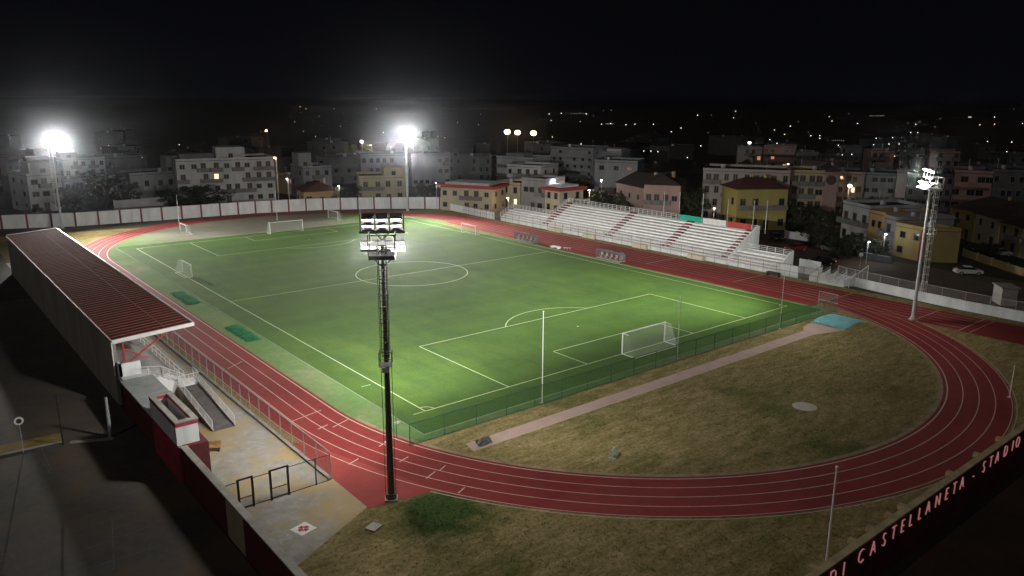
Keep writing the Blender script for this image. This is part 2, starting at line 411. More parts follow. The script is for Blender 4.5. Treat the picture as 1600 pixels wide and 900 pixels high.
pl.ring(0, L/2, 9.08, 9.22, 0, 2*math.pi, z+.006, 72); pl.ring(0, L/2, 0, .14, 0, 2*math.pi, z+.009, 12)
pl.strip((-HW-1.6, 9.15), (-HW-.6, 9.15), .1, z); pl.strip((-HW-1.3, 0), (-HW-.2, 0), .1, z)
struct(pl.build('pitch_lines', T['pline']))
eb = MB()
for a, b in (((-32.95,-4.25),(32.2,-4.25)), ((-32.95,-4.25),(-32.95,103.7)), ((-32.95,103.7),(32.2,103.7)), ((32.25,-4.2),(32.25,103.7))): eb.bar((a[0],a[1],.03), (b[0],b[1],.03), .09, .06)
struct(eb.build('pitch_kerb', mat('kerb_paint_green', (.22,.30,.20), .8, .2, 1)))

# plaza
struct(MB().quad((-51.2,-15.9,.014), (-49.5,-15.5,.014), (-42.6,-11.9,.014), (-42.6,100,.014), (-51.2,100,.014)).build('concrete_plaza', T['plaza']))

# thin ragged bare-earth margin along the inside of the near bend
em = MB(); em.ring(0, CY0, RI-.75, RI-.35, math.pi+.1, 2*math.pi-.35, .013, 90)
struct(em.build('bare_margin', mat('bare_margin_soil', (.26,.20,.125), .95, .35, .8)))

# ------------------------------------------------------------------ floodlight masts
def mast(label, base, H, aim, ladder_from, dark=False, mid=10.5, tiers=3):
    az = math.atan2(-(aim[0]-base[0]), aim[1]-base[1])
    t = thing('floodlight_mast', label, 'floodlight mast', (base[0], base[1], 0), az, 'floodlight masts round the stadium')
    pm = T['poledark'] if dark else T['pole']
    b = MB(); b.tube((0,0,.02), (0,0,.5), .40, .34, 14); b.tube((0,0,.5), (0,0,H-1.9), .25, .12, 14)
    for zz in (H*.27, H*.53, H*.78): b.tube((0,0,zz), (0,0,zz+.12), .25-.13*zz/H+.03, None, 14)
    b.build('pole', pm, t, smooth=False)
    MB().box(-.45,.45,-.45,.45,0,.12).build('base_plate', T['coping'], t)
    # ladder with cage behind the pole
    ld = MB(); yb = -.62
    for sx in (-.24, .24): ld.bar((sx,yb,ladder_from), (sx,yb,H-1.3), .05)
    zz = ladder_from+.2
    while zz < H-1.4: ld.bar((-.24,yb,zz), (.24,yb,zz), .045); zz += .42
    zz = ladder_from+.6
    while zz < H-1.6:
        for i in range(7):
            a0 = math.pi+math.pi*i/7; a1 = math.pi+math.pi*(i+1)/7
            ld.bar((.36*math.cos(a0), yb+.55*math.sin(a0)*1.0, zz), (.36*math.cos(a1), yb+.55*math.sin(a1), zz), .03, .05)
        zz += 1.0
    for i in (1, 3.5, 6):
        a0 = math.pi+math.pi*i/7; ld.bar((.36*math.cos(a0), yb+.55*math.sin(a0), ladder_from+.6), (.36*math.cos(a0), yb+.55*math.sin(a0), H-1.7), .03)
    zz = ladder_from+1
    while zz < H-2: ld.bar((0,-.1,zz), (0,yb,zz), .05); zz += 2.5
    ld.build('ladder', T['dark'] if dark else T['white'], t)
    mp = MB(); mp.box(-.42,.42,-1.25,-.2,mid-.04,mid)
    for x_, y_ in ((-.42,-1.25),(.42,-1.25),(-.42,-.3),(.42,-.3)): mp.bar((x_,y_,mid), (x_,y_,mid+1.0), .04)
    for zz in (mid+.5, mid+1.0):
        mp.bar((-.42,-1.25,zz),(.42,-1.25,zz),.04); mp.bar((-.42,-1.25,zz),(-.42,-.3,zz),.04); mp.bar((.42,-1.25,zz),(.42,-.3,zz),.04)
    mp.build('rest_platform', T['dark'] if dark else T['white'], t)
    if dark: MB().box(-.22,.22,-1.32,-1.27,mid-.42,mid-.06).build('sign_plate', T['white'], t)
    if dark:
        cb = MB(); cb.tube((-.36,-.28,.3),(-.36,-.28,H-2),.02,n=5); cb.tube((.36,-.28,.3),(.36,-.28,mid),.02,n=5); cb.build('cable', T['rubber'], t)
    # service platform under the lamps
    pf = MB(); zp = H-2.35
    pf.box(-.85,.85,-1.15,.35,zp-.28,zp)
    for x_ in (-.85,.85):
        for y_ in (-1.15,.35): pf.bar((x_,y_,zp),(x_,y_,H-1.0 if y_ < 0 else H-.9),.07)
    for zz in (zp+.55, H-1.0):
        pf.bar((-.85,-1.15,zz),(.85,-1.15,zz),.06)
        for x_ in (-.85,.85): pf.bar((x_,-1.15,zz),(x_,.35,zz),.06)
    for sx in (-1,1): pf.bar((0,0,zp-1.0),(sx*.75,-.2,zp-.25),.06)
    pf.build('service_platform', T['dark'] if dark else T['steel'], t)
    cr = MB(); cr.bar((-1.5,.45,H-1.05),(1.5,.45,H-1.05),.12,.16); cr.bar((-1.5,.62,zp+.05),(1.5,.62,zp+.05),.12,.16)
    for sx in (-1.42,-.48,.48,1.42): cr.bar((sx,.45,H-1.0),(sx,.30,H+.15),.06)
    for sx in (-.5,.5): cr.bar((0,0,H-1.5),(sx,.45,H-1.05),.08); cr.bar((0,0,zp+.1),(sx,.6,zp+.05),.08)
    cr.build('crossbar', T['dark'] if dark else T['steel'], t)
    # lamps: three columns of three above, a row of four below
    def lamp(cx, cy_, cz, wd, tilt):
        c, s = math.cos(tilt), math.sin(tilt)
        def q(x, y, z_): return (cx+x, cy_+y*c-z_*s, cz+y*s+z_*c)
        hb = MB(); bx = lambda m, x0,x1,y0,y1,z0,z1: m.add([q(*p) for p in ((x0,y0,z0),(x1,y0,z0),(x1,y1,z0),(x0,y1,z0),(x0,y0,z1),(x1,y0,z1),(x1,y1,z1),(x0,y1,z1))],
              [(0,3,2,1),(4,5,6,7),(0,1,5,4),(1,2,6,5),(2,3,7,6),(3,0,4,7)])
        bx(hb, -wd/2, wd/2, -.22, .22, -.03, .15); bx(hb, -wd*.3, wd*.3, -.15, .10, .15, .24)
        h_ = hb.build('floodlight', T['dark'], t)
        lb = MB(); bx(lb, -wd/2+.03, wd/2-.03, -.20, .20, -.10, -.032)
        lb.build('lens', T['lens'], h_)
    for i in range(3):
        for j in range(tiers): lamp((i-1)*(.93 if tiers == 3 else .86), .50+.10*j, H-.05-.42*j if tiers == 3 else H-.15, .78 if tiers == 3 else .86, R(32))
    for i in range(4): lamp((i-1.5)*.74, .80, zp+.62, .64, R(38))
    rf = MB(); rf.quad((-1.45,.55,zp+.30),(1.45,.55,zp+.30),(1.45,1.25,zp-.02),(-1.45,1.25,zp-.02)); rf.quad((-1.45,.56,zp+.36),(-1.45,.1,zp+.72),(1.45,.1,zp+.72),(1.45,.56,zp+.36))
    rf.build('reflector_panel', T['panel_glow'] if dark else T['white'], t)  # near mast panel glows by itself, standing in for the lower lamps' glare
    return t
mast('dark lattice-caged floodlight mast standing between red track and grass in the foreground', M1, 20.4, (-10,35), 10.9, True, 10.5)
mast('pale steel floodlight mast with white side ladder beside the right-hand sprint lanes', M2, 19.7, (0,24), 2.6, False, 11.5, 1)
mast('glaring floodlight mast behind the far end of the red-roofed stand, leftmost of the masts', M3, 20.0, (-12,80), 4, False, 10)
mast('glaring floodlight mast in front of the far striped wall, above the beige house', M4, 20.0, (8,66), 4, False, 10)

# ------------------------------------------------------------------ perimeter walls
def polyline_x(pts, px):
    # the point of a ground polyline seen in picture column px
    for a, b in zip(pts, pts[1:]):
        xa, xb = proj((a[0],a[1],1))[0], proj((b[0],b[1],1))[0]
        if min(xa,xb) <= px <= max(xa,xb):
            lo, hi = 0.0, 1.0
            for _ in range(40):
                m = (lo+hi)/2; q = (a[0]+(b[0]-a[0])*m, a[1]+(b[1]-a[1])*m, 1)
                if (proj(q)[0] < px) == (xa < xb): lo = m
                else: hi = m
            return q, math.atan2(b[1]-a[1], b[0]-a[0])
    return None
FW = [(-52,146), (-46.9,142.5), (-33.6,137.2), (-16.7,135.0), (5.7,132.8), (20.9,128.4), (35.3,120.6), (47.3,111.5)]
t = thing('perimeter_wall', 'long white wall with red pilasters closing off the far end of the stadium', 'wall', (FW[3][0],FW[3][1],0))
wb = MB(); cb = MB()
for a, b in zip(FW, FW[1:]):
    wb.bar((a[0],a[1],1.5), (b[0],b[1],1.5), .25, 3.0); cb.bar((a[0],a[1],3.04), (b[0],b[1],3.04), .36, .08)
wb.build('wall_panel', T['whitewall'], t, t.location); cb.build('coping', T['coping'], t, t.location)
for px in (3,43,81,118,154,188,221,253,284,314.5,344,372,399,424.5,451,478,505,532,559,584.5,611,638,664,687):
    q = polyline_x(FW, px)
    if q:
        (x_, y_, _), a = q; d = Vector((math.cos(a), math.sin(a), 0))*.19; c = Vector((x_,y_,0))
        n = Vector((math.sin(a), -math.cos(a), 0))*.14
        m_ = MB(); m_.bar(c-d+n+Vector((0,0,1.55)), c+d+n+Vector((0,0,1.55)), .16, 3.1); m_.build('pilaster', T['pilaster'], t, t.location)

def post_fence(name, label, cat, pts, h, step, pm, nm, rails=(1.0,), r=.035, base=0, group=None, wall=None):
    t = thing(name, label, cat, (pts[0][0], pts[0][1], 0), 0, group); org = t.location
    net = MB(); rl = MB(); n = 0
    for a, b in zip(pts, pts[1:]):
        a = Vector((a[0],a[1],0)); b = Vector((b[0],b[1],0)); Ln = (b-a).length; k = max(1, round(Ln/step))
        net.quad(a+Vector((0,0,base+.08)), b+Vector((0,0,base+.08)), b+Vector((0,0,h-.03)), a+Vector((0,0,h-.03)))
        for f in rails: rl.bar(a+Vector((0,0,base+(h-base)*f)), b+Vector((0,0,base+(h-base)*f)), r*1.5)
        for i in range(k+ (1 if (b[0],b[1]) == tuple(pts[-1][:2]) else 0)):
            p = a+(b-a)*i/k; MB().tube(p+Vector((0,0,base)), p+Vector((0,0,h)), r, n=6).build('post', pm, t, org); n += 1
    if nm: net.build('mesh_panel', nm, t, org)
    rl.build('rail', pm, t, org)
    if wall:
        wm = MB()
        for a, b in zip(pts, pts[1:]): wm.bar((a[0],a[1],wall/2), (b[0],b[1],wall/2), .2, wall)
        wm.build('low_wall', T['whitewall'], t, org)
    return t
post_fence('boundary_fence', 'wire fence on a low white wall between sprint lanes and side street', 'fence', [(50.0,3.5),(49.3,1.8),(48.1,-6.9),(47.3,-16.4),(47.3,-38)], 2.6, 3.0, T['steel'], T['wirenet'], (1.0,), .04, 1.4, wall=1.4)
post_fence('spectator_fence', 'grey wire fence between the open white stand and the red straight', 'fence', [(45.9,4.5),(45.9,100)], 2.3, 2.45, T['greypost'], T['wirenet'], (1.0,.5), .035)
post_fence('track_fence', 'reddish wire mesh fence along the track in front of the roofed stand', 'fence', [(-42.7,-6.5),(-42.7,98)], 2.2, 2.3, T['steel'], T['pinknet'], (1.0,.06), .035)
# kerb below it
struct(MB().box(-42.95,-42.62,-6.6,100,.0,.16).build('track_kerb', T['coping']))
post_fence('goal_line_fence', 'low green netted fence running behind the near goal', 'fence', [(-35,-5.35),(33.2,-5.6)], 1.95, 3.4, T['fgreen'], T['greennet'], (1.0,.02), .04)
post_fence('corner_fence', 'short green netted fence turning up beside the near left pitch corner', 'fence', [(-35,-5.35),(-35.1,-1.2)], 1.95, 2.1, T['fgreen'], netmat('pale_green_netting', (.06,.16,.07), .22), (1.0,), .035)
post_fence('crossing_fence', 'short reddish mesh barrier on the track at the end of the green fence', 'fence', [(33.1,-2.9),(32.8,-5.9)], 2.3, 3, T['steel'], T['pinknet'], (1.0,.5), .04)
# fence of white sheet panels between the far wall and the open stand
t = thing('panel_fence', 'white sheet panel fence leading from the far wall to the open white stand', 'fence', (47.3,111.3,0))
org = t.location; A = Vector((47.3,111.3,0)); B = Vector((46.2,87.5,0)); n = 12
for i in range(n):
    a = A+(B-A)*(i+.03)/n; b = A+(B-A)*(i+.97)/n
    MB().bar(a+Vector((0,0,.95)), b+Vector((0,0,.95)), .06, 1.7).build('panel', T['whitewall'], t, org)
    MB().tube(A+(B-A)*i/n, A+(B-A)*i/n+Vector((0,0,2.1)), .05, n=6).build('post', T['steel'], t, org)

# tall white net poles and boundary poles
def tallpole(px, py, pyt, label, r=.06, mt='white', h=None, z=0, grp=None, pt=None):
    b = pt if pt else P(px, py, z); h = h or height(b, pyt)
    t = thing('white_pole' if mt == 'white' else 'steel_pole', label, 'pole', b, 0, grp)
    MB().tube((0,0,0),(0,0,h), r, r*.75, 8).build('shaft', T[mt], t); MB().box(-.16,.16,-.16,.16,0,.06).build('base_plate', T['steel'], t)
    MB().tube((0,0,h-.02),(0,0,h+.06), r*1.4, r*1.2, 8).build('cap', T[mt], t)
    return t
tallpole(847,630,487,'tall white net pole behind the near goal line, left of the near goal', .055)
tallpole(1058,561,465,'slim grey net pole standing right behind the near goal', .06, 'steel')
tallpole(1218,514,425,'slim grey net pole near the right end of the green fence', .05, 'steel')
tallpole(281,360,305,'white pole beside the small goal on the far left sand', .06)
tallpole(433,344,298,'thin white pole behind the far goal', .05)
tallpole(563,343,305,'thin white pole in front of the far wall below the beige house', .05)
tallpole(604,691,640,'thin metal post of the corner net close beside the dark mast', .04, 'steel')
tallpole(1290,886,730,'lone white pole in the dark grass in front of the lettered wall', .07)
tallpole(1577,621,583,'short white pole beside the outer edge of the right bend', .05, 'white', 3.2)

# ------------------------------------------------------------------ goals
def goal(label, c, ang, W=7.32, H=2.44, D=2.0, r=.06, net=True, name='football_goal', grp='football goals', back=True):
    t = thing(name, label, 'goal', (c[0],c[1],0), ang, grp)   # opening towards local +y, net behind at -y
    fr = MB()
    for s in (-1,1): fr.tube((s*W/2,0,0),(s*W/2,0,H),r,n=8)
    fr.tube((-W/2-r,0,H),(W/2+r,0,H),r,n=8); fr.build('goal_frame', T['white'], t)
    b = MB()
    for s in (-1,1):
        b.tube((s*W/2,-.05,.04),(s*W/2,-D,.04),r*.5,n=6)
        b.tube((s*W/2,0,H),(s*W/2,-D*.45,H),r*.4,n=6)
    b.tube((-W/2,-D,.04),(W/2,-D,.04),r*.5,n=6); b.build('ground_bar', T['white'], t)
    nb = MB(); d1 = D*.45
    nb.quad((-W/2,0,H),(W/2,0,H),(W/2,-d1,H-.02),(-W/2,-d1,H-.02)); nb.quad((-W/2,-d1,H-.02),(W/2,-d1,H-.02),(W/2,-D,.05),(-W/2,-D,.05))
    for s in (-1,1): nb.quad((s*W/2,0,.05),(s*W/2,0,H),(s*W/2,-d1,H-.02),(s*W/2,-D,.05))
    nb.build('net', T['goalnet'], t)
    return t
goal('white football goal with net at the near end, right of centre', (0,0), 0, r=.08)
goal('white football goal at the far end of the pitch before the grey sand', (0,L), math.pi)
tn = T
for lab, ct, an in (('small training goal standing at the left touchline beyond halfway', (-29.4,71.9), -math.pi/2),
   ('small training goal turned sideways on the far left sand', (-17.8,112.5), math.pi/2), ('small training goal on the far sand in front of the striped wall', (16.4,111.9), math.pi/2),
   ('faint training goal at the far right touchline near the track', (29.8,75.5), math.pi/2)):
    goal(lab, ct, an, W=5.0 if 'sideways' not in lab else 4, H=2.0, D=1.2, r=.05, name='training_goal', grp='small training goals')
for k, (x_, y_) in enumerate(((-29.95,.1),)):
    pass

# ------------------------------------------------------------------ athletics bits
rw = [(725,693),(740,705),(775,697),(830,675),(900,650),(1010,612),(1100,583),(1290,519),(1300,506),(1265,507),(1250,515),(1170,541),(1050,578),(900,630),(790,670),(765,684)]
runp = [(-31.2,-7.9),(-31.5,-9.5),(-6,-9.6),(20.5,-9.6),(25.5,-11.2),(25.5,-6.4),(22.5,-6.9),(21,-7.9),(-8,-7.9)]
struct(MB().add([(x,y,.02) for x,y in runp], [tuple(range(len(runp)))]).build('jump_runway', T['pink']))
# tarpaulin over the sand pit: a wrinkled sheet
tp = MB(); NX, NY = 22, 16; rr = random.Random(3)
for i in range(NX+1):
    for j in range(NY+1):
        u, v = i/NX, j/NY
        x = 25.2+5.9*u; y = -11.1+4.7*v+.5*math.sin(u*3); ed = min(u,1-u,v,1-v)
        if ed == 0: x += rr.uniform(-.22,.22); y += rr.uniform(-.22,.22)
        tp.v.append((x, y, .05+min(1,ed*6)*.22+rr.uniform(0,.07)))
for i in range(NX):
    for j in range(NY): a = i*(NY+1)+j; tp.f.append((a,a+NY+1,a+NY+2,a+1))
o = tp.build('tarpaulin', T['blue'], None, (28,-8.7,0)); tag(o, 'wrinkled light blue tarpaulin covering the sand pit at the runway end', 'tarpaulin')
mt_ = MB(); 
for i in range(7):
    for j in range(5): mt_.v.append((-30.8+.25*i+.12*j, -9.2+.3*j, .05+.10*rr.random()))
for i in range(6):
    for j in range(4): a = i*5+j; mt_.f.append((a,a+5,a+6,a+1))
o = mt_.build('crumpled_mat', T['dark'], None, (-30,-8.6,0)); tag(o, 'crumpled dark mat lying on the near end of the pink runway', 'mat')
o = MB().tube((0,0,.0),(0,0,.05),1.1,1.1,32).build('throwing_circle', T['circle']); o.location = (-1.6,-21.3,0); tag(o, 'round pale concrete throwing circle in the dry grass', 'throwing circle')
# small hurdle frame
c = P(958,713); t = thing('hurdle_frame', 'tiny pale blue hurdle frame left standing in the dry grass', 'hurdle', c, .5)
m_ = MB(); bl = mat('pale_blue_paint', (.30,.48,.52), .5, .1, 3)
for s in (-.42,-.14,.14,.42)[:4]: m_.bar((s,0,0),(s,0,.62),.07)
m_.bar((-.45,0,.62),(.45,0,.62),.08,.14); m_.build('frame', bl, t); f_ = MB()
for s in (-.42,.42): f_.bar((s,-.3,.03),(s,.3,.03),.06)
f_.build('foot', bl, t)
# manhole slab
o = MB().box(-.45,.45,-.4,.4,0,.12).build('concrete_cover', T['circle']); o.location = P(584,825); o.rotation_euler = (0,0,.4); tag(o, 'small square concrete cover in the grass beside the plaza', 'cover')
o = MB().box(-.3,.3,-.2,.2,0,.1).build('concrete_cover', T['circle']); o.location = P(620,661); o.rotation_euler = (0,0,.3); tag(o, 'small white box lying on the green apron by the pitch corner', 'box')
# green ground sheets on the apron
for lab, xa, xb, ya, yb in (('crumpled bright green ground sheet on the left apron, nearer of the two', -35.2,-33.3,30.5,38.5), ('crumpled bright green ground sheet on the left apron, farther of the two', -35.4,-33.4,52,61)):
    g_ = MB(); nx, ny = 5, 16
    for i in range(nx+1):
        for j in range(ny+1):
            e = min(i, nx-i, j, ny-j)
            g_.v.append((xa+(xb-xa)*i/nx+rr.uniform(-.15,.15), ya+(yb-ya)*j/ny+rr.uniform(-.2,.2), .03+(.10*min(1,e*.8)+rr.uniform(0,.06) if e else 0)))
    for i in range(nx):
        for j in range(ny): a = i*(ny+1)+j; g_.f.append((a,a+ny+1,a+ny+2,a+1))
    o = g_.build('ground_sheet', T['greentarp'], None, ((xa+xb)/2,(ya+yb)/2,0)); tag(o, lab, 'ground sheet')

# ------------------------------------------------------------------ roofed grandstand (left)
t = thing('roofed_grandstand', 'long grandstand with dark red ribbed roof and grey back wall on the left', 'grandstand', (-48,54,0)); org = t.location
Y0, Y1, XB, XF, ZB, ZF = 18.9, 89.6, -51.5, -44.4, 6.3, 6.75
MB().box(-51.6,-51.3,Y0+.1,Y1,0,6.15).build('back_wall', T['greywall'], t, org)
rs = MB(); rs.quad((XB,Y0,ZB),(XF,Y0,ZF),(XF,Y1,ZF),(XB,Y1,ZB)); rs.quad((XB,Y0,ZB-.12),(XB,Y1,ZB-.12),(XF,Y1,ZF-.12),(XF,Y0,ZF-.12))
rs.build('roof_sheet', T['roofred'], t, org)
rb = MB(); y = Y0+.25
while y < Y1: rb.bar((XB+.05,y,ZB+.035),(XF-.05,y,ZF+.035),.055,.06); y += .95
for fx in (.66,): 
    x_ = XB+(XF-XB)*fx; rb.bar((x_,Y0+.2,ZB+(ZF-ZB)*fx+.05),(x_,Y1,ZB+(ZF-ZB)*fx+.05),.05,.05)
rb.build('roof_rib', T['ridge'], t, org)
fs = MB(); fs.bar((XF+.06,Y0-.1,ZF-.08),(XF+.06,Y1,ZF-.08),.14,.34); fs.bar((XB-.1,Y0-.06,ZB-.1),(XF+.1,Y0-.06,ZF-.1),.14,.34); fs.bar((XB,Y1+.06,ZB),(XF,Y1+.06,ZF),.12,.3)
fs.build('fascia', T['white'], t, org)
gt = MB(); gt.bar((XB-.12,Y0-.1,ZB-.02),(XB-.12,Y1,ZB-.02),.16,.12); gt.build('gutter', T['darkred'], t, org)
dp = MB(); dp.tube((XB-.16,Y0-.02,ZB-.1),(XB-.16,Y0-.02,3.0),.06,n=8); dp.build('drainpipe', T['white'], t, org)
yy = Y0+.6
while yy < Y1:
    f = MB(); f.bar((-50.6,yy,2.6),(-50.6,yy,6.2),.16,.16); f.bar((-50.6,yy,3.6),(-46.2,yy,6.45),.12,.12); f.bar((-50.6,yy,5.2),(-48.6,yy,3.9),.1,.1); f.bar((-51.2,yy,6.1),(-44.6,yy,6.52),.12,.18)
    f.build('roof_frame', T['red'], t, org); yy += 5.8
rows = MB(); nr = 6
for i in range(nr):
    x0 = -45.6-i*.92; zt = .95+i*.42; rows.box(-51.25, x0, Y0+.3, Y1-.4, zt-.42, zt-.08); rows.box(x0-.92, x0+.10, Y0+.3, Y1-.4, zt-.08, zt)
rows.box(-51.25,-45.6,Y0+.3,Y1-.4,.02,.53)
rows.build('terrace_steps', mat('faded_terrace_concrete', (.46,.42,.41), .85, .18, .7), t, org)
rl = MB(); yy = Y0+.4
while yy < Y1-1:
    rl.bar((-45.55,yy,.95),(-45.55,yy,1.9),.04); yy += 1.6
for zz in (1.4,1.9): rl.bar((-45.55,Y0+.4,zz),(-45.55,Y1-1,zz),.04)
rl.build('front_rail', T['white'], t, org)
sb = MB()
for yy in (30, 42, 54, 66, 78): sb.box(-50.9,-45.7,yy,yy+.9,.96,3.15)
# near end parapet, landing and steps
pp = MB(); pp.box(-51.4,-49.6,Y0-.9,Y0-.65,3.0,4.25); pp.box(-51.4,-51.2,Y0-.9,Y0+.3,3.0,4.25); pp.box(-51.4,-48.7,Y0-1.8,Y0+.25,2.6,3.0)
pp.box(-49.6,-48.4,Y0-1.7,Y0+.25,.5,2.6)
pp.build('end_parapet', T['whitewall'], t, org)
pf = MB()
for i in range(6): pf.box(-48.4+i*.45,-47.95+i*.45,Y0-1.5,Y0+.25,.0,2.6-i*.25)
pf.box(-45.7,-44.7,Y0-1.5,Y0+.25,0,1.2)
pf.build('landing', T['stand'], t, org)
er = MB()
def rail(m, a, b, h=1.0, n=4, w=.05):
    a = Vector(a); b = Vector(b); H_ = Vector((0,0,h))
    m.bar(a+H_, b+H_, w); m.bar(a+H_*.12, b+H_*.12, w)
    for k in (.35,.55,.75): m.bar(a+H_*k, b+H_*k, w*.5)
    for i in range(n+1): p = a+(b-a)*i/n; m.bar(p, p+H_, w)
rail(er, (-50.3,Y0-1.75,3.0), (-48.1,Y0-1.75,2.6), 1.0, 2); rail(er, (-48.1,Y0-1.75,2.6), (-46.0,Y0-1.6,1.25), 1.0, 3); rail(er, (-46.7,Y0-1.75,1.22), (-44.7,Y0-1.55,1.22), 1.0, 2); rail(er, (-44.7,Y0-1.55,1.22), (-44.7,Y0+.3,1.22), 1.0, 2)
er.build('stair_rail', T['white'], t, org)

# ramp with its shade put into the dark slab colour
t = thing('access_ramp', 'sloping ramp with white handrails below the end of the roofed stand', 'ramp', (-45.9,12,0)); org = t.location
rm = MB(); xa, xb = -46.75, -44.85; yt, yb = 17.1, 7.6
rm.add([(xa,yt,.02),(xb,yt,.02),(xb,yb,.02),(xa,yb,.02),(xa,yt,1.15),(xb,yt,1.15),(xb,yb,.04),(xa,yb,.04)], [(0,3,2,1),(4,5,6,7),(0,1,5,4),(1,2,6,5),(2,3,7,6),(3,0,4,7)])
rm.build('ramp_slab', mat('shade_dark_concrete', (.12,.11,.105), .9, .25, 1), t, org)
for s, X in ((0,xa),(1,xb)):
    r_ = MB(); rail(r_, (X,yt-.2,1.15), (X,yb+.1,.05), .95, 5); r_.build('handrail', T['white'], t, org)
    k = MB(); k.add([(X-.08,yt,.0),(X+.08,yt,0),(X+.08,yb,0),(X-.08,yb,0),(X-.08,yt,1.35),(X+.08,yt,1.35),(X+.08,yb,.14),(X-.08,yb,.14)], [(0,3,2,1),(4,5,6,7),(0,1,5,4),(1,2,6,5),(2,3,7,6),(3,0,4,7)]); k.build('ramp_kerb', T['coping'], t, org)

# low building with grey slab roof between stand and entrance
t = thing('service_building', 'low flat-roofed service building with grey slab beside the stand end', 'building', (-50.4,13,0)); org = t.location
MB().box(-51.55,-49.55,-.4,Y0-1.85,0,2.88).build('wall', T['redwall'], t, org)
MB().box(-51.7,-48.9,7.2,Y0-1.82,2.88,3.02).build('roof_slab', mat('grey_roof_slab', (.34,.36,.36), .8, .2, .8), t, org)
MB().box(-51.7,-51.45,-.6,7.2,2.88,3.02).build('parapet', T['coping'], t, org)
ent = thing('entrance_tower', 'open-topped entrance block with white band and carmine base', 'entrance block', (-50.9,3,0)); org = ent.location
e0, e1, ex0, ex1, ez = -.3, 6.6, -51.75, -50.15, 4.9
def hollow(m, z0, z1, x0, x1, y0, y1, th):
    m.box(x0,x1,y0,y0+th,z0,z1); m.box(x0,x1,y1-th,y1,z0,z1); m.box(x0,x0+th,y0+th,y1-th,z0,z1); m.box(x1-th,x1,y0+th,y1-th,z0,z1)
m_ = MB(); hollow(m_, 0, 3.05, ex0+.03, ex1-.03, e0+.03, e1-.03, .3); m_.build('lower_wall', T['pinkwall'], ent, org)
m_ = MB(); hollow(m_, 3.05, 4.5, ex0, ex1, e0, e1, .33); m_.build('upper_band', T['whitewall'], ent, org)
m_ = MB(); hollow(m_, 4.5, 4.8, ex0-.02, ex1+.02, e0-.02, e1+.02, .34); m_.build('red_stripe', T['pinkwall'], ent, org)
m_ = MB(); hollow(m_, 4.8, 4.9, ex0-.05, ex1+.05, e0-.05, e1+.05, .42); m_.build('coping', T['coping'], ent, org)
# outer wall
t = thing('outer_wall', 'dark red and beige outer wall running from entrance block to the picture bottom', 'wall', (-51.4,-10,0)); org = t.location
ys = [-.45, -9.5, -12.6, -22.5, -25.5, -38.3]
for i, (a, b) in enumerate(zip(ys, ys[1:])):
    MB().box(-51.5,-51.25,a,b,0,2.95).build('wall_panel', T['redwall'] if i % 2 == 0 else T['beige'], t, org)
MB().box(-51.62,-51.13,-.5,-38.2,2.95,3.05).build('coping', T['coping'], t, org)
for yy in (-6.9,-14.5): MB().box(-51.2,-50.6,yy-.4,yy+.4,0,2.0).build('buttress', T['coping'], t, org)

# bench
t = thing('wooden_bench', 'worn brown wooden bench on the plaza beside the entrance block', 'bench', P(327,706), -.45)
MB().box(-.9,.9,-.25,.25,.40,.47).build('seat', T['wood'], t); MB().box(-.9,.9,.24,.29,.47,.8).build('backrest', T['wood'], t)
for s in (-.75,.75): MB().box(s-.05,s+.05,-.22,.24,0,.4).build('leg', T['dark'], t)
# rescue mark painted on the plaza

t = thing('painted_marker', 'white square with red cross emblem painted on the plaza concrete', 'floor marking', (-47.3,-11.75,.016), .25)
MB().box(-.62,.62,-.62,.62,0,.006).build('white_field', T['line'], t)
em_ = MB()
for k in range(4):
    a = k*math.pi/2
    def rt(x, y): return (x*math.cos(a)-y*math.sin(a), x*math.sin(a)+y*math.cos(a), .010)
    em_.quad(rt(.06,-.07), rt(.42,-.16), rt(.36,0), rt(.42,.16), rt(.06,.07))
    em_.quad(rt(.10,.10), rt(.30,.16), rt(.16,.30))
em_.build('red_emblem', mat('emblem_red', (.35,.03,.05), .7, .1, 3), t)
o = MB().box(-.55,.55,-.45,.45,.014,.03).build('drain_cover', mat('worn_drain_cover', (.32,.31,.29), .9, .3, 3)); o.location = P(443,842); o.rotation_euler = (0,0,.3); tag(o, 'faded square drain cover on the plaza beside the emblem', 'drain cover')

# gates across the plaza
t = thing('plaza_fence', 'thin wire fence with two open gate frames crossing the plaza', 'fence', (-46.3,-6.75,0)); org = t.location
fr = MB()
for a, b in ((-51,-49.7),(-48.7,-47.4),(-46.1,-42.8)):
    for zz in (.1, 2.15): fr.bar((a,-6.75,zz),(b,-6.75,zz),.04)
fr.build('rail', T['dark'], t, org)
for x_ in (-44.0,): MB().bar((x_,-6.75,0),(x_,-6.75,2.2),.07).build('post', T['dark'], t, org)
T['fine'] = netmat('fine_wire', (.35,.3,.2), .12)
for xa_, xb_ in ((-46.1,-42.8),(-51,-49.7)): MB().quad((xa_,-6.75,.1),(xb_,-6.75,.1),(xb_,-6.75,2.15),(xa_,-6.75,2.15)).build('mesh_panel', T['fine'], t, org)
for x0, x1 in ((-49.75,-48.75),(-47.45,-46.15)):
    g_ = MB()
    for x_ in (x0,x1): g_.bar((x_,-6.8,0),(x_,-6.8,2.35),.13)
    g_.bar((x0,-6.8,2.3),(x1,-6.8,2.3),.1); g_.bar((x0,-6.8,.9),(x1,-6.8,.9),.05); g_.bar((x0,-6.8,.15),(x1,-6.8,.15),.08)
    g = g_.build('gate', T['dark'], t, org)
    n_ = MB(); n_.quad((x0,-6.8,.15),(x1,-6.8,.15),(x1,-6.8,.9),(x0,-6.8,.9)); n_.build('gate_mesh', netmat('gate_wire', (.3,.28,.25), .25), g, org)

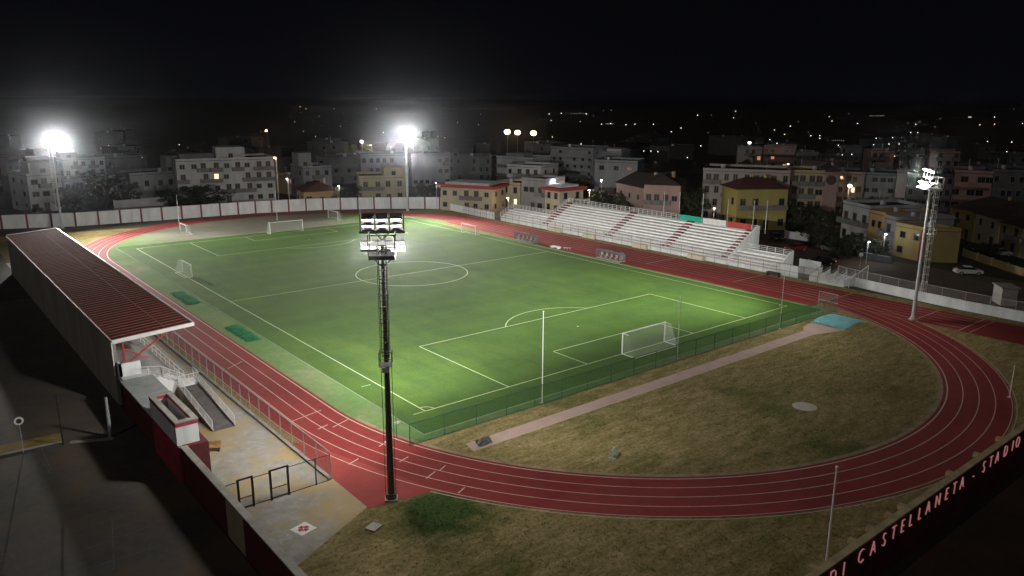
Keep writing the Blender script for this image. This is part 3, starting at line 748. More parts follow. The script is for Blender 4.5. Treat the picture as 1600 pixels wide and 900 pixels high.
# ------------------------------------------------------------------ parking signs, kerb, bays
t = thing('no_entry_sign', 'round road sign on thin post at the yellow verge of the dark car park', 'road sign', P(37,707))
MB().tube((0,0,0),(0,0,2.9),.035,n=8).build('post', T['steel'], t); s_ = MB(); s_.tube((0,-.06,2.75),(0,-.02,2.75),.34,.34,20); s_.build('sign_face', T['white'], t); s_ = MB(); s_.tube((0,-.075,2.75),(0,-.062,2.75),.2,.2,16); s_.build('sign_symbol', T['dark'], t)
o = MB().tube((0,0,0),(0,0,4.4),.07,n=8).build('steel_post', T['dark']); o.location = P(99,695); tag(o, 'dark steel post at the end of the yellow verge', 'post')
o = MB().tube((0,0,0),(0,0,3.6),.16,.12,10).build('pale_post', T['steel']); o.location = P(173,683); tag(o, 'thick pale post beside the red wall of the car park', 'post')
vg = MB(); a = P(-20,716); b = P(97,688); c = P(97,676); d = P(-20,700)
vg.quad((a.x,a.y,.02),(b.x,b.y,.02),(c.x,c.y,.02),(d.x,d.y,.02)); struct(vg.build('grass_verge', mat('yellow_dry_verge', (.26,.19,.07), .95, .3, 1)))
vk = MB(); a = P(110,692); b = P(178,686); vk.bar((a.x,a.y,.06),(b.x,b.y,.06),.35,.12); a = P(-20,716); b = P(100,690); vk.bar((a.x,a.y,.06),(b.x,b.y,.06),.14,.12); struct(vk.build('verge_kerb', T['coping']))
bay = MB()
for a, b in (((64,716),(80,742)), ((145,822),(215,800)), ((128,860),(235,822)), ((150,885),(270,845)), ((130,808),(195,790)), ((175,806),(178,890)), ((0,868),(17,864)), ((17,864),(30,898)), ((65,700),(80,735))):
    p, q = P(*a), P(*b); bay.strip(p, q, .09, .011)
struct(bay.build('parking_bay_lines', mat('worn_bay_paint', (.12,.115,.11), .9, .4, 2)))

# ------------------------------------------------------------------ lettered wall (bottom right)
t = thing('lettered_wall', 'dark red outer wall with ochre ledge and pink letters in the bottom right', 'wall', (-20,-38.5,0)); org = t.location
YW, ZW = -38.45, 3.5
MB().box(-51.3,32,YW-.12,YW+.12,0,ZW).build('wall', T['redwall'], t, org)
MB().box(-51.3,32,YW-.30,YW+.16,ZW,ZW+.12).build('ledge', T['ledge'], t, org)
yb_ = YW+.16
for px, py in ((1262,883),(1325,842),(1352,822),(1384,803),(1408,790),(1478,737),(1517,707),(1557,684)):
    p = P(px, py, ZW); MB().box(p.x-.2,p.x+.2,yb_,yb_+.38,ZW-.2,ZW+.1).build('buttress_cap', T['ledge'], t, org)
LET = [('D',1301),('I',1318),('C',1345),('A',1364),('S',1381),('T',1396),('E',1410),('L',1423),('L',1437),('A',1450),('N',1465),('E',1479),('T',1491),('A',1503),('-',1521),('S',1537),('T',1548),('A',1558),('D',1571),('I',1582),('O',1590)]
zc = 2.72
def xw(px):
    lo, hi = -60, 60
    for _ in range(50):
        m = (lo+hi)/2
        if proj((m, YW-.15, zc))[0] < px: lo = m
        else: hi = m
    return lo
sg = thing('stadium_sign', 'pink lit raised letters on the dark red outer wall', 'sign', (xw(1450), YW-.13, zc))
for ch, px in LET:
    cu = bpy.data.curves.new('letter', 'FONT'); cu.body = ch; cu.size = 1.45; cu.align_x = 'CENTER'; cu.extrude = .035; cu.offset = -.042
    o = bpy.data.objects.new('letter', cu); col.objects.link(o); bpy.context.view_layer.update()
    me = bpy.data.meshes.new_from_object(o.evaluated_get(bpy.context.evaluated_depsgraph_get())); bpy.data.objects.remove(o)
    me.materials.clear(); me.materials.append(T['letter'])
    lo = bpy.data.objects.new('letter', me); col.objects.link(lo); lo.parent = sg
    lo.location = (xw(px)-sg.location.x, -.05, -.5); lo.rotation_euler = (math.pi/2, 0, 0); lo.scale = (.72, .92, 1)

# ------------------------------------------------------------------ open white grandstand (right)
t = thing('open_grandstand', 'white open concrete grandstand with brown-red stair aisles on the right', 'grandstand', (50,47,0)); org = t.location
def tier(y0, y1, n, name='seating_tier'):
    m = MB(); rs_ = MB()
    for i in range(n):
        x0 = 46.9+i*.80; zt = 1.15+i*.43
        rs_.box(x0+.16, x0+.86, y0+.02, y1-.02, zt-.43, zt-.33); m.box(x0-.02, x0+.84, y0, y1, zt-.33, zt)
    xe = 46.9+n*.80
    m.box(xe, xe+.9, y0, y1, 1.15+n*.43-.5, 1.15+n*.43-.38)
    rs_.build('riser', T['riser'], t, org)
    return m.build(name, T['stand'], t, org)
tier(22.0, 71.5, 10); tier(12.2, 22.0, 4); tier(71.5, 86.0, 4)
m = MB(); m.box(46.9,47.0,12.2,86.0,.02,.72); m.build('front_wall', T['whitewall'], t, org)
m = MB(); m.box(47.6,55.6,22.1,71.4,.02,.6); m.box(55.5,55.7,22.0,71.5,.02,5.2); m.build('under_structure', T['greywall'], t, org)
m = MB(); m.box(50.9,51.1,12.2,22,.02,2.7); m.box(50.9,51.1,71.5,86,.02,2.7); m.build('wing_back_wall', T['whitewall'], t, org)
def endwall(y, n, th=.22, extra=.0):
    x0 = 46.9; xe = 46.9+n*.8+.8; zt = 1.15+n*.43-.4
    m = MB(); v = [(x0,0),(xe,0),(xe,zt+1.0),(xe-.9,zt+1.0),(x0+.1,1.5),(x0,1.5)]
    k = len(v); m.add([(a,y-th/2,b+.02) for a,b in v]+[(a,y+th/2,b+.02) for a,b in v], [tuple(range(k)),tuple(range(2*k-1,k-1,-1))]+[(i,k+i,k+(i+1)%k,(i+1)%k) for i in range(k)])
    m.build('end_wall', T['whitewall'], t, org)
endwall(21.9, 10); endwall(12.0, 4); 
for yc, n in ((51.2,10),(36.4,10),(22.9,10),(70.6,10)):
    m = MB()
    for i in range(n):
        x0 = 46.9+i*.80; zt = 1.15+i*.43; m.box(x0+.28,x0+.80,yc-.8,yc+.8,zt-.02,zt+.23)
    m.build('aisle_stairs', T['aisle'], t, org)
def lrail(name, p, q, h, step, nr=3, r=.045, mt='white'):
    p = Vector(p); q = Vector(q); m = MB(); k = max(1, round((q-p).length/step))
    for i in range(k+1): c = p+(q-p)*i/k; m.bar(c, c+Vector((0,0,h)), r*1.4)
    for j in range(nr): zz = Vector((0,0,h*(j+1)/nr)); m.bar(p+zz, q+zz, r)
    return m.build(name, T[mt], t, org)
zt = 1.15+10*.43-.4
lrail('back_rail', (55.3,22,zt), (55.3,71.5,zt), 1.05, 1.25, 3, .06)
lrail('side_rail', (55.3,71.6,zt), (50.6,71.6,2.75), 1.0, .8, 3, .06)
lrail('wing_back_rail', (50.9,71.8,2.7), (50.9,86,2.7), .9, 1.2, 3, .06)
lrail('wing_side_rail', (50.9,86.1,2.7), (46.9,86.1,1.15), 1.0, .8, 3, .05)
lrail('wing_back_rail', (50.9,12.2,2.7), (50.9,21.8,2.7), .9, 1.6, 3, .06)
lrail('front_rail', (46.85,12.2,1.15), (46.85,86,1.15), .85, 1.25, 2, .04)
# entrance bays in the base; the cream colour paints in their light
for yc in (28.5, 42, 56, 66.5):
    MB().box(46.30,46.86,yc-1.8,yc+1.8,.02,.75).build('base_bay', T['cream'], t, org)
t0 = t
def on55(px, py): p = onx(px, py, 55.15); return p
for nm, a, b, mt, lb in (('flag_banner',(1061,335),(1096,341),'cloth_green','green banner tied to the back rail of the open white stand'),
                     ('flag_banner',(1098,341),(1134,347),'cloth_white','white banner between the green and the red one on the back rail'),
                     ('flag_banner',(1136,346),(1174,353),'cloth_red','red banner tied to the back rail of the open white stand')):
    p, q = on55(*a), on55(*b); m = MB(); n = 14
    for i in range(n+1):
        y = p.y+(q.y-p.y)*i/n; 
        for z_ in (zt+1.12, zt+.55, zt+.02): m.v.append((55.2-.05*math.sin(i*1.7+z_)-.02, y, z_-.03*math.sin(i*.9)))
    for i in range(n):
        for j in range(2): a_ = 3*i+j; m.f.append((a_,a_+3,a_+4,a_+1))
    o = m.build(nm, T[mt], None, ((p+q)/2)); tag(o, lb, 'banner', 'tricolour banners on the stand')
for k, (px, py, top, lb) in enumerate(((1037,330,302,'thin flagpole behind the stand left of the green banner'), (1061,334,305,'thin white flagpole at the left end of the green banner'),(1097,340,298,'white flagpole between green and white banners'),
      (1136,346,302,'white flagpole between white and red banners'),(1176,352,312,'white flagpole at the right end of the red banner'),(1196,356,312,'thin white flagpole at the right corner of the stand'))):
    p = onx(px, py, 55.85); tallpole(0,0,0,lb,.045,'white',5.2+.3*(k%3),pt=Vector((55.85,p.y,zt-.2)),grp='flagpoles on the open stand')
# end stairs / ramps on the right
t = thing('entrance_stairs', 'white stepped entrance with four sloping handrails at the right end of the open stand', 'stairs', (49,4,0)); org = t.location
for i in range(5):
    y = 6.4-i*1.35; x0, x1 = 46.8+i*.12, 50.4+i*.1
    m = MB(); m.add([(x0,y-.07,.02),(x1,y-.07,.02),(x1,y-.07,1.75),(x0,y-.07,.95),(x0,y+.07,.02),(x1,y+.07,.02),(x1,y+.07,1.75),(x0,y+.07,.95)],[(0,1,2,3),(7,6,5,4),(0,4,5,1),(1,5,6,2),(2,6,7,3),(3,7,4,0)])
    m.build('side_wall', T['stand'], t, org)
    m = MB(); m.bar((x0,y,1.35),(x1,y,2.15),.07); m.bar((x0,y,.9),(x0,y,1.35),.06); m.bar((x1,y,1.7),(x1,y,2.15),.06); m.build('handrail', T['steel'], t, org)
m = MB()
for i in range(8): m.box(46.9+i*.45,50.9,.8,6.4,.02+i*.11,.13+i*.11)
m.build('steps', T['stand'], t, org)
m = MB(); m.bar((47.4,.2,1.3),(51.8,-.4,3.0),.08); m.bar((51.8,-.4,0.02),(51.8,-.4,3.0),.12); m.bar((47.4,.2,0.02),(47.4,.2,1.3),.08); m.bar((49.6,-.1,0.02),(49.6,-.1,2.1),.06); m.build('gate_frame', T['white'], t, org)
m = MB(); m.quad((47.4,.2,.1),(51.8,-.4,.1),(51.8,-.4,3.0),(47.4,.2,1.3)); m.build('gate_mesh', netmat('white_mesh', (.7,.7,.7), .35), t, org)
o = MB().box(-1.9,1.9,-.12,.12,0,2.4).build('stand_side_wall', T['whitewall']); o.location = (51.2,9.0,0); o.rotation_euler = (0,0,math.pi/2); tag(o, 'plain white wall panel linking stand wing and entrance stairs', 'wall')
o = MB().box(-.11,.11,-1.6,1.6,0,1.9).build('stand_front_wall', T['whitewall']); o.location = (47.2,10.3,0); tag(o, 'low white wall at the field side of the stand wing end', 'wall')
m = MB()
for i in range(3): m.box(-.4,.4,i*.75-1.1,i*.75-.45,.35,.7)
for s in (-1.1,.9): m.box(-.3,.3,s,s+.08,0,.35)
o = m.build('equipment_bench', T['dark']); o.location = (45.3,12.0,0); tag(o, 'small dark bench standing by the track fence below the stand wing', 'bench')

# ------------------------------------------------------------------ dugouts
def dugout(label, y):
    t = thing('team_dugout', label, 'dugout', (33.9,y,0), 0, 'team dugouts by the right touchline')
    n = 8; prof = [(.9*math.cos(a)-.2 if False else (.75-1.5*(1-math.cos(a)) if False else 0), 0) for a in []]
    prof = [(.75*math.sin(R(a))+.0, 1.65*(1-(a/90)**2.2) if a < 90 else 0) for a in (-70,-40,-10,20,45,65,80,90)]
    prof = [(-.75,1.62),(-.35,1.74),(.1,1.72),(.45,1.55),(.7,1.2),(.8,.7),(.82,.1)]
    m = MB()
    for (a,b),(c,d) in zip(prof, prof[1:]): m.quad((a,-2.9,b),(c,-2.9,d),(c,2.9,d),(a,2.9,b))
    m.build('shell', T['clear'], t)
    for s in (-2.9,2.9):
        m = MB(); m.add([(a,s,b) for a,b in prof]+[(-.55,s,.1)], [tuple(range(len(prof)+1))]); m.build('end_panel', T['clear'], t)
    m = MB()
    for s in (-2.9,-1,1,2.9):
        for (a,b),(c,d) in zip(prof, prof[1:]): m.bar((a,s,b),(c,s,d),.06)
        m.bar((-.55,s,.1),(-.75,s,1.62),.06)
    m.bar((-.75,-2.9,1.62),(-.75,2.9,1.62),.06); m.build('frame', T['greypost'], t)
    for i in range(9):
        m = MB(); yy = -2.45+i*.61; m.box(-.1,.4,yy-.24,yy+.24,.42,.5); m.box(.36,.44,yy-.24,yy+.24,.5,1.0); m.box(.1,.2,yy-.08,yy+.08,.05,.42)
        m.build('seat', T['aisle'] if i % 2 else T['coping'], t)
    MB().box(-.7,.8,-2.95,2.95,.03,.08).build('base', T['coping'], t)
dugout('clear curved team dugout by the right touchline, farther one beyond halfway', 61.4)
dugout('clear curved team dugout by the right touchline, nearer one with striped seats', 37.8)
m = MB(); m.box(-.5,.5,-1.1,1.1,.32,.4); 
for a in (-.9,.9): m.box(-.4,.4,a-.05,a+.05,0,.32)
o = m.build('white_bench', T['white']); o.location = (33.4,51.8,0.02); tag(o, 'low white bench on the turf edge between the two dugouts', 'bench')
m = MB(); m.bar((0,-.9,.5),(0,.9,.3),.06); m.bar((.4,-.9,.5),(.4,.9,.3),.06)
for a in (-.8,0,.8): m.bar((0,a,.4),(.4,a,.4),.05); m.bar((.2,a,.02),(.2,a,.4),.05)
o = m.build('equipment_trolley', T['steel']); o.location = (33.9,49.3,0.02); tag(o, 'small grey trolley frame on the turf edge right of the white bench', 'trolley')

# ------------------------------------------------------------------ cars
CARMESH = {}
def car(label, loc, rz, paint, tail=False, head=False):
    t = thing('parked_car', label, 'car', (loc[0],loc[1],.006), rz, 'cars parked in the streets')
    if 'm' not in CARMESH:
        b = MB(); s = [(-2.05,.35),(-2.1,.62),(-2.0,.86),(-1.2,.98),(-.6,1.0),(1.0,1.0),(1.75,.95),(2.05,.82),(2.1,.5),(2.0,.3)]
        n = len(s); ws = [.80,.86,.86,.84,.84,.84,.84,.82,.82,.78]
        b.add([(x,-w_,z_) for (x,z_),w_ in zip(s,ws)]+[(x,w_,z_) for (x,z_),w_ in zip(s,ws)], [tuple(range(n)),tuple(range(2*n-1,n-1,-1))]+[(i,n+i,n+(i+1)%n,(i+1)%n) for i in range(n)])
        c = [(-1.15,.97),(-.45,1.42),(.75,1.46),(1.6,.97)]; 
        r = MB(); r.add([(-.45,-.62,1.42),(.75,-.62,1.46),(.75,.62,1.46),(-.45,.62,1.42),(-.40,-.66,1.36),(.78,-.66,1.38),(.78,.66,1.38),(-.40,.66,1.36)], [(0,1,2,3),(7,6,5,4),(0,4,5,1),(1,5,6,2),(2,6,7,3),(3,7,4,0)])
        g = MB(); g.add([(-1.15,-.80,.98),(1.6,-.80,.98),(.76,-.64,1.40),(-.43,-.64,1.38),(-1.15,.80,.98),(1.6,.80,.98),(.76,.64,1.40),(-.43,.64,1.38)], [(0,1,2,3),(7,6,5,4),(0,3,7,4),(1,5,6,2),(3,2,6,7)])
        wh = MB().tube((0,-.1,0),(0,.1,0),.32,.32,16); rim = MB().tube((0,-.115,0),(0,.115,0),.19,.19,10)
        CARMESH['m'] = (b, r, g, wh, rim)
    b, r, g, wh, rim = CARMESH['m']
    b.build('body', paint, t, None); r.build('roof', paint, t, None); g.build('windows', T['glass'], t, None)
    for x in (-1.35,1.3):
        for y in (-.76,.76):
            w_ = wh.build('wheel', T['tyre'], t, None); w_.location = (x,y,.32); q = rim.build('rim', T['steel'], w_, None)
    for y in (-.62,.62):
        MB().box(-2.12,-2.02,y-.14,y+.14,.62,.76).build('headlight', T['head_l'] if head else T['white'], t, None)
        MB().box(2.04,2.13,y-.14,y+.14,.64,.78).build('tail_light', T['red_l'] if tail else T['red'], t, None)
def paint(n, c): return mat(n, c, .35, 0, spec=.5)
pw, pk, pr_, pg, ps = paint('white_car_paint', (.6,.6,.6)), paint('black_car_paint', (.015,.015,.017)), paint('red_car_paint', (.25,.02,.02)), paint('grey_green_car_paint', (.16,.18,.16)), paint('silver_car_paint', (.4,.41,.42))
c = P(1512,429); car('white hatchback parked alone on the dark street at the right', c, 2.3, pw)
c = P(1298,393); car('grey-green car parked under the dark trees beyond the stand', c, 1.2, pg)
c = P(1243,392); car('dark red car behind the right wing rail of the open stand', c, -.3, pr_)
c = P(1284,413); car('black car with red tail lamps behind the stand end', c, math.pi+2.4, pk, tail=True)
c = P(1212,375); car('black car with one lit tail lamp at the corner of the stand', c, .9, pk, tail=True)
c = P(1560,400); car('silver car in front of the yellow row houses at far right', c, 2.5, ps)
for x, y, rz, pt, tl, lb in ((915,318,2.2,pk,True,'black car with glowing red tail lamps just above the stand roofline'), (874,306,2.2,ps,False,'silver car at the kerb of the street beyond the stand'), (896,304,2.3,pr_,True,'dark red car braking in the far street'),
       (838,322,.3,pk,False,'dark car parked by the blue-grey wall left of the stand'), (858,326,.3,pk,False,'second dark car by the blue-grey wall left of the stand'), (930,303,2.2,pw,False,'white car far up the street under the lamp'), (1575,300,1.0,ps,False,'pale car between the dim houses at upper right')):
    car(lb, P(x,y), rz, pt, tl)
t = thing('small_kiosk', 'small pale kiosk box on the street at the right edge', 'kiosk', P(1568,474), .7)
MB().box(-1.5,1.5,-1,1,0,2.5).build('wall', T['circle'], t); MB().box(-1.7,1.7,-1.2,1.2,2.5,2.65).build('roof', T['coping'], t)
t = thing('round_road_sign', 'round road sign on thin post beside the entrance stairs', 'road sign', P(1343,420))
MB().tube((0,0,0),(0,0,2.6),.04,n=8).build('post', T['steel'], t); m = MB(); m.tube((-.05,-.06,2.5),(.0,-.02,2.5),.33,.33,18); m.build('sign_face', T['white'], t)

# ------------------------------------------------------------------ town
def tone(name, c, v=.15): return mat(name, c, .9, v, .3, streak=True)
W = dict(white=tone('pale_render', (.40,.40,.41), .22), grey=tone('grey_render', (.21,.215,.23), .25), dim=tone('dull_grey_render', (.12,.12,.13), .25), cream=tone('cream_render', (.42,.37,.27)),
  beige=tone('beige_render', (.36,.30,.19)), pink=tone('pinkish_render', (.30,.21,.19)), yellow=tone('yellow_render', (.29,.25,.08)), ochre=tone('ochre_render', (.31,.235,.095)),
  tan=tone('tan_render', (.42,.27,.12)), mauve=tone('mauve_render', (.30,.26,.28)), rose=tone('rosy_grey_render', (.27,.225,.21)), blue=tone('blue_grey_render', (.16,.21,.24)), dark=tone('dark_render', (.09,.08,.075)))
ROOF = dict(flat=mat('bitumen_roof', (.05,.05,.055), .9, .3, .5), red=mat('brown_red_tiles', (.085,.038,.034), .85, .3, 1.5), dark=mat('dark_tiles', (.055,.04,.036), .9, .3, 1.2), bright=mat('red_roof_edge', (.30,.05,.045), .8, .2, 1))
frame_m = mat('window_surround', (.17,.165,.16), .7, .1, 2); shutter = mat('brown_shutter', (.05,.036,.028), .7, .3, 4); balc = mat('balcony_panel', (.15,.145,.14), .85, .2, 1)
MC = {}
def window(parent, loc, rz, w_=1.0, h_=1.3, lit=None, door=False):
    k = (w_, h_, lit, door)
    if k not in MC:
        f = MB(); f.box(-w_/2-.12,-w_/2,-.10,.02,-.1,h_+.1); f.box(w_/2,w_/2+.12,-.10,.02,-.1,h_+.1); f.box(-w_/2,w_/2,-.10,.02,h_,h_+.1); f.box(-w_/2,w_/2,-.14,.02,-.1,0)
        p = MB(); p.box(-w_/2,-.03,-.05,.01,0,h_); p.box(.03,w_/2,-.05,.01,0,h_)
        a = f.build('window', frame_m); b = p.build('pane', T[lit] if lit else (shutter if door else T['glass'])); MC[k] = (a.data, b.data)
        bpy.data.objects.remove(a); bpy.data.objects.remove(b)
    a = bpy.data.objects.new('window' if not door else 'balcony_door', MC[k][0]); b = bpy.data.objects.new('pane', MC[k][1])
    for o in (a, b): col.objects.link(o)
    a.parent = parent; a.location = loc; a.rotation_euler = (0,0,rz); b.parent = a
hr = random.Random(11)
HOUSES = []
def house(label, a, b, ytop, D, wall, roof='flat', storeys=2, cols=4, C=None, balc_p=.3, lit=(), pent=None, eave=.35, name='house', cat='house', group=None, side=2, rmat=None, win=True, h=None, bands=False):
    A = P(*a); B = P(*b); Hh = h or height(A, ytop); dx = (B-A).normalized(); dn = Vector((-dx.y, dx.x, 0))
    Cc = P(*C) if C else B+dn*D; Dd = A+(Cc-B)
    t = thing(name, label, cat, A, 0, group); ft = [Vector((0,0,0)), B-A, Cc-A, Dd-A]
    HOUSES.append((A.x, A.y))
    MB().prism([(p.x,p.y) for p in ft], 0, Hh).build('wall', W[wall], t)
    cen = sum(ft, Vector((0,0,0)))/4
    def off(p, d): v = p-cen; return cen+v*(1+d/v.length)
    if roof == 'flat':
        m = MB(); q = [off(p, .12) for p in ft]; m.prism([(p.x,p.y) for p in q], Hh, Hh+.12); m.build('roof', ROOF['flat'], t)
        pm = MB()
        for i in range(4): u, v = ft[i], ft[(i+1)%4]; pm.bar(u+Vector((0,0,Hh+.42)), v+Vector((0,0,Hh+.42)), .22, .6)
        pm.build('parapet', W[wall], t)
    elif roof == 'slab':
        m = MB(); q = [off(p, 1.0) for p in ft]; m.prism([(p.x,p.y) for p in q], Hh, Hh+.75); m.build('roof', rmat or ROOF['bright'], t)
        m = MB(); q = [off(p, -1.2) for p in ft]; m.prism([(p.x,p.y) for p in q], Hh+.75, Hh+1.3); m.build('roof_terrace', W['white'], t)
    else:
        q = [off(p, eave*2) for p in ft]; rise = min((ft[1]-ft[0]).length, (ft[2]-ft[1]).length)*.24
        if roof == 'hip':
            Ln = (q[1]-q[0]); 
            if (q[1]-q[0]).length >= (q[2]-q[1]).length:
                m1 = (q[0]+q[3])/2+Ln*.28; m2 = (q[1]+q[2])/2-Ln*.28
                vs = [p+Vector((0,0,Hh)) for p in q]+[m1+Vector((0,0,Hh+rise)), m2+Vector((0,0,Hh+rise))]; fs = [(0,1,5,4),(1,2,5),(2,3,4,5),(3,0,4),(3,2,1,0)]
            else:
                Ln = q[2]-q[1]; m1 = (q[0]+q[1])/2+Ln*.28; m2 = (q[2]+q[3])/2-Ln*.28
                vs = [p+Vector((0,0,Hh)) for p in q]+[m1+Vector((0,0,Hh+rise)), m2+Vector((0,0,Hh+rise))]; fs = [(0,1,4),(1,2,5,4),(2,3,5),(3,0,4,5),(3,2,1,0)]
        elif roof == 'gable':   # ridge parallel to the front
            m1 = (q[0]+q[3])/2; m2 = (q[1]+q[2])/2
            vs = [p+Vector((0,0,Hh)) for p in q]+[m1+Vector((0,0,Hh+rise)), m2+Vector((0,0,Hh+rise))]; fs = [(0,1,5,4),(1,2,5),(2,3,4,5),(3,0,4),(3,2,1,0)]
        else:                   # 'front': gable end faces the front
            m1 = (q[0]+q[1])/2; m2 = (q[2]+q[3])/2; rise *= 1.6
            vs = [p+Vector((0,0,Hh)) for p in q]+[m1+Vector((0,0,Hh+rise)), m2+Vector((0,0,Hh+rise))]; fs = [(0,1,4),(1,2,5,4),(2,3,5),(3,0,4,5),(3,2,1,0)]
        m = MB(); m.add(vs, fs); m.build('roof', rmat or ROOF['red'], t)
        ch = MB(); c_ = cen+(ft[1]-ft[0])*.2; ch.box(c_.x-.3,c_.x+.3,c_.y-.3,c_.y+.3,Hh,Hh+rise+.6); ch.build('chimney', W[wall], t)
    sh = Hh/storeys; ww_ = hr.choice((.8,.9,1.0,1.15,1.4)); wh_ = hr.choice((1.1,1.25,1.45))
    faces = [(ft[0], ft[1], cols)]
    if side: faces += [(ft[1], ft[2], side), (ft[3], ft[0], side)]
    if win:
        for fi, (u, v, n) in enumerate(faces):
            d = (v-u); ang = math.atan2(d.y, d.x); Ln = d.length; d.normalize(); nn = Vector((d.y,-d.x,0))
            if nn.dot(CAM-A-u) < 0: continue
            if bands and fi == 0:
                for k in range(1, storeys):
                    m = MB(); s_, e_ = u+d*.3, v-d*.3; o_ = nn*1.2; m.prism([tuple(s_[:2]), tuple((s_+o_)[:2]), tuple((e_+o_)[:2]), tuple(e_[:2])], k*sh-.02, k*sh+.14)
                    Z = Vector((0,0,k*sh+.6)); m.bar(s_+o_+Z, e_+o_+Z, .07, .95); m.bar(s_+Z, s_+o_+Z, .07, .95); m.bar(e_+Z, e_+o_+Z, .07, .95); m.build('balcony', W[wall] if storeys > 3 else balc, t)
            for k in range(storeys):
                for i in range(n):
                    p = u+d*(Ln*(i+.5)/n+hr.uniform(-.3,.3))
                    is_b = fi == 0 and k > 0 and not bands and hr.random() < balc_p
                    lt = None
                    if (k, i) in lit and fi == 0: lt = lit[(k,i)] if isinstance(lit, dict) else 'win_lit'
                    if is_b:
                        window(t, p+Vector((0,0,k*sh+.25)), ang, 1.1, 2.1, lt, True)
                        bw = min(Ln/n*1.1, 4.4); m = MB(); s_, e_ = p-d*bw/2, p+d*bw/2; o_ = nn*1.1
                        m.prism([tuple((s_)[:2]), tuple((s_+o_)[:2]), tuple((e_+o_)[:2]), tuple(e_[:2])][::1], k*sh+.02, k*sh+.16)
                        Z = Vector((0,0,k*sh+.62)); m.bar(s_+o_+Z, e_+o_+Z, .06, .95); m.bar(s_+Z, s_+o_+Z, .06, .95); m.bar(e_+Z, e_+o_+Z, .06, .95)
                        m.build('balcony', balc, t)
                    elif hr.random() < (.85 if (A-CAM).length < 230 else .5):
                        if k == 0 and fi == 0 and i == n//2: window(t, p+Vector((0,0,.1)), ang, 1.1, 2.1, lt, True)
                        else: window(t, p+Vector((0,0,k*sh+min(1.0, sh*.33))), ang, ww_, wh_, lt)
    if pent:
        for (f0, f1, g0, g1, ph, pm_) in pent:
            e = ft[1]-ft[0]; g = ft[3]-ft[0]; q = [ft[0]+e*f0+g*g0, ft[0]+e*f1+g*g0, ft[0]+e*f1+g*g1, ft[0]+e*f0+g*g1]
            m = MB(); m.prism([(p.x,p.y) for p in q], Hh+.1, Hh+ph); r_ = m.build('rooftop_room', W[pm_], t)
            d = e.normalized(); c_ = (q[0]+q[1])/2; 
            if ph > 1.8: window(t, c_+Vector((0,0,Hh+.5)), math.atan2(d.y,d.x), 1.0, 1.1)
    if roof == 'flat' and hr.random() < .8:
        m = MB(); e = ft[1]-ft[0]; g = ft[3]-ft[0]
        p = ft[0]+e*hr.uniform(.15,.85)+g*.4; m.tube(p+Vector((0,0,Hh+.1)), p+Vector((0,0,Hh+1.3)), .55, .55, 12); m.build('water_tank', T['steel'], t)
        p = ft[0]+e*hr.uniform(.15,.85)+g*.5; m = MB(); m.bar(p+Vector((0,0,Hh)), p+Vector((0,0,Hh+2.8)), .06); m.bar(p+Vector((-.6,0,Hh+2.6)), p+Vector((.6,0,Hh+2.6)), .05); m.build('antenna', T['steel'], t)
    return t
H = house
H('narrow pale house cut by the left picture edge', (-10,325),(9,323),288,8,'grey','flat',2,2)
H('pale tall block directly behind the leftmost floodlight mast', (50,333),(102,328),276,13,'white','flat',3,3,pent=[(.15,.95,.1,.6,3.2,'white')])
H('long low pale building right of the leftmost mast', (103,316),(150,313),284,10,'grey','flat',2,4)
H('wide two-storey pale building above the leftmost bushes', (103,292),(168,288),251,12,'white','flat',3,5,pent=[(.0,.4,.2,.7,2.4,'grey')])
H('low dull grey house between bushes and the white apartment block', (208,322),(278,316),275,11,'grey','flat',2,4,pent=[(.86,.99,.1,.5,4.5,'grey')])
H('long white four-storey apartment block with many balconies on the left', (281,322),(432,314),253,14,'white','flat',4,9,balc_p=.42,lit={(2,3):'win_lit'},pent=[(.42,.72,.25,.8,3.3,'white'),(.05,.4,.3,.8,1.7,'dim')],name='apartment_block',cat='building')
H('small ochre-lit house right of the white apartment block', (450,304),(472,302),278,9,'ochre','flat',2,2,lit={(1,0):'win_or',(1,1):'win_lit'},side=0)
H('grey flat-roofed house with small rooftop tower above the red-roofed bungalow', (476,312),(520,309),264,11,'grey','flat',3,3,pent=[(.0,.45,.3,.8,4.2,'grey')])
H('low bungalow with brown-red roof just above the striped wall', (476,322),(531,319),300,10,'tan','hip',1,3,rmat=ROOF['red'])
H('beige house with dark flat roof just left of the central mast', (563,317),(634,315),279,12,'beige','flat',2,4,balc_p=.6,pent=[(.55,.99,.2,.8,2.6,'beige')])
H('long grey apartment row left of the central glare', (500,288),(562,286),249,12,'dim','flat',3,6,bands=True)
H('grey apartment block directly behind the central mast', (565,290),(640,288),244,12,'grey','flat',3,7)
H('grey apartment block just right of the central mast', (644,292),(704,290),243,12,'grey','flat',3,6)
H('dim slab block peeping over the grey row', (700,284),(768,284),247,12,'dim','flat',3,6,pent=[(.1,.25,.2,.6,2.8,'dim')])
H('white house with bright red roof band at the stadium corner', (689,328),(769,333),292,9,'cream','slab',2,5,balc_p=.5)
H('white villa with stepped flat roofs right of the red-banded house', (776,288),(832,292),247,12,'white','flat',3,5,pent=[(.1,.6,.3,.8,1.6,'grey')],balc_p=.5,bands=True)
H('bright white boxy villa in front of the stepped villa', (792,306),(844,310),260,11,'white','flat',3,4,balc_p=.5)
H('low cream house with lit lamp left of the stand', (772,322),(812,326),287,9,'cream','flat',2,3,lit={(0,2):'win_lit'})
H('grey-beige house above the left wing of the stand', (815,328),(850,332),281,9,'grey','flat',2,3)
H('small house with red roof strip and blue-grey base', (851,332),(874,336),296,8,'cream','slab',2,2)
H('dim apartment block at the top of the terraced row, leftmost', (822,272),(860,274),227,14,'dim','flat',4,4,bands=True)
H('grey apartment block in the middle of the terraced row', (860,286),(925,290),232,14,'grey','flat',5,6,balc_p=.5,bands=True)
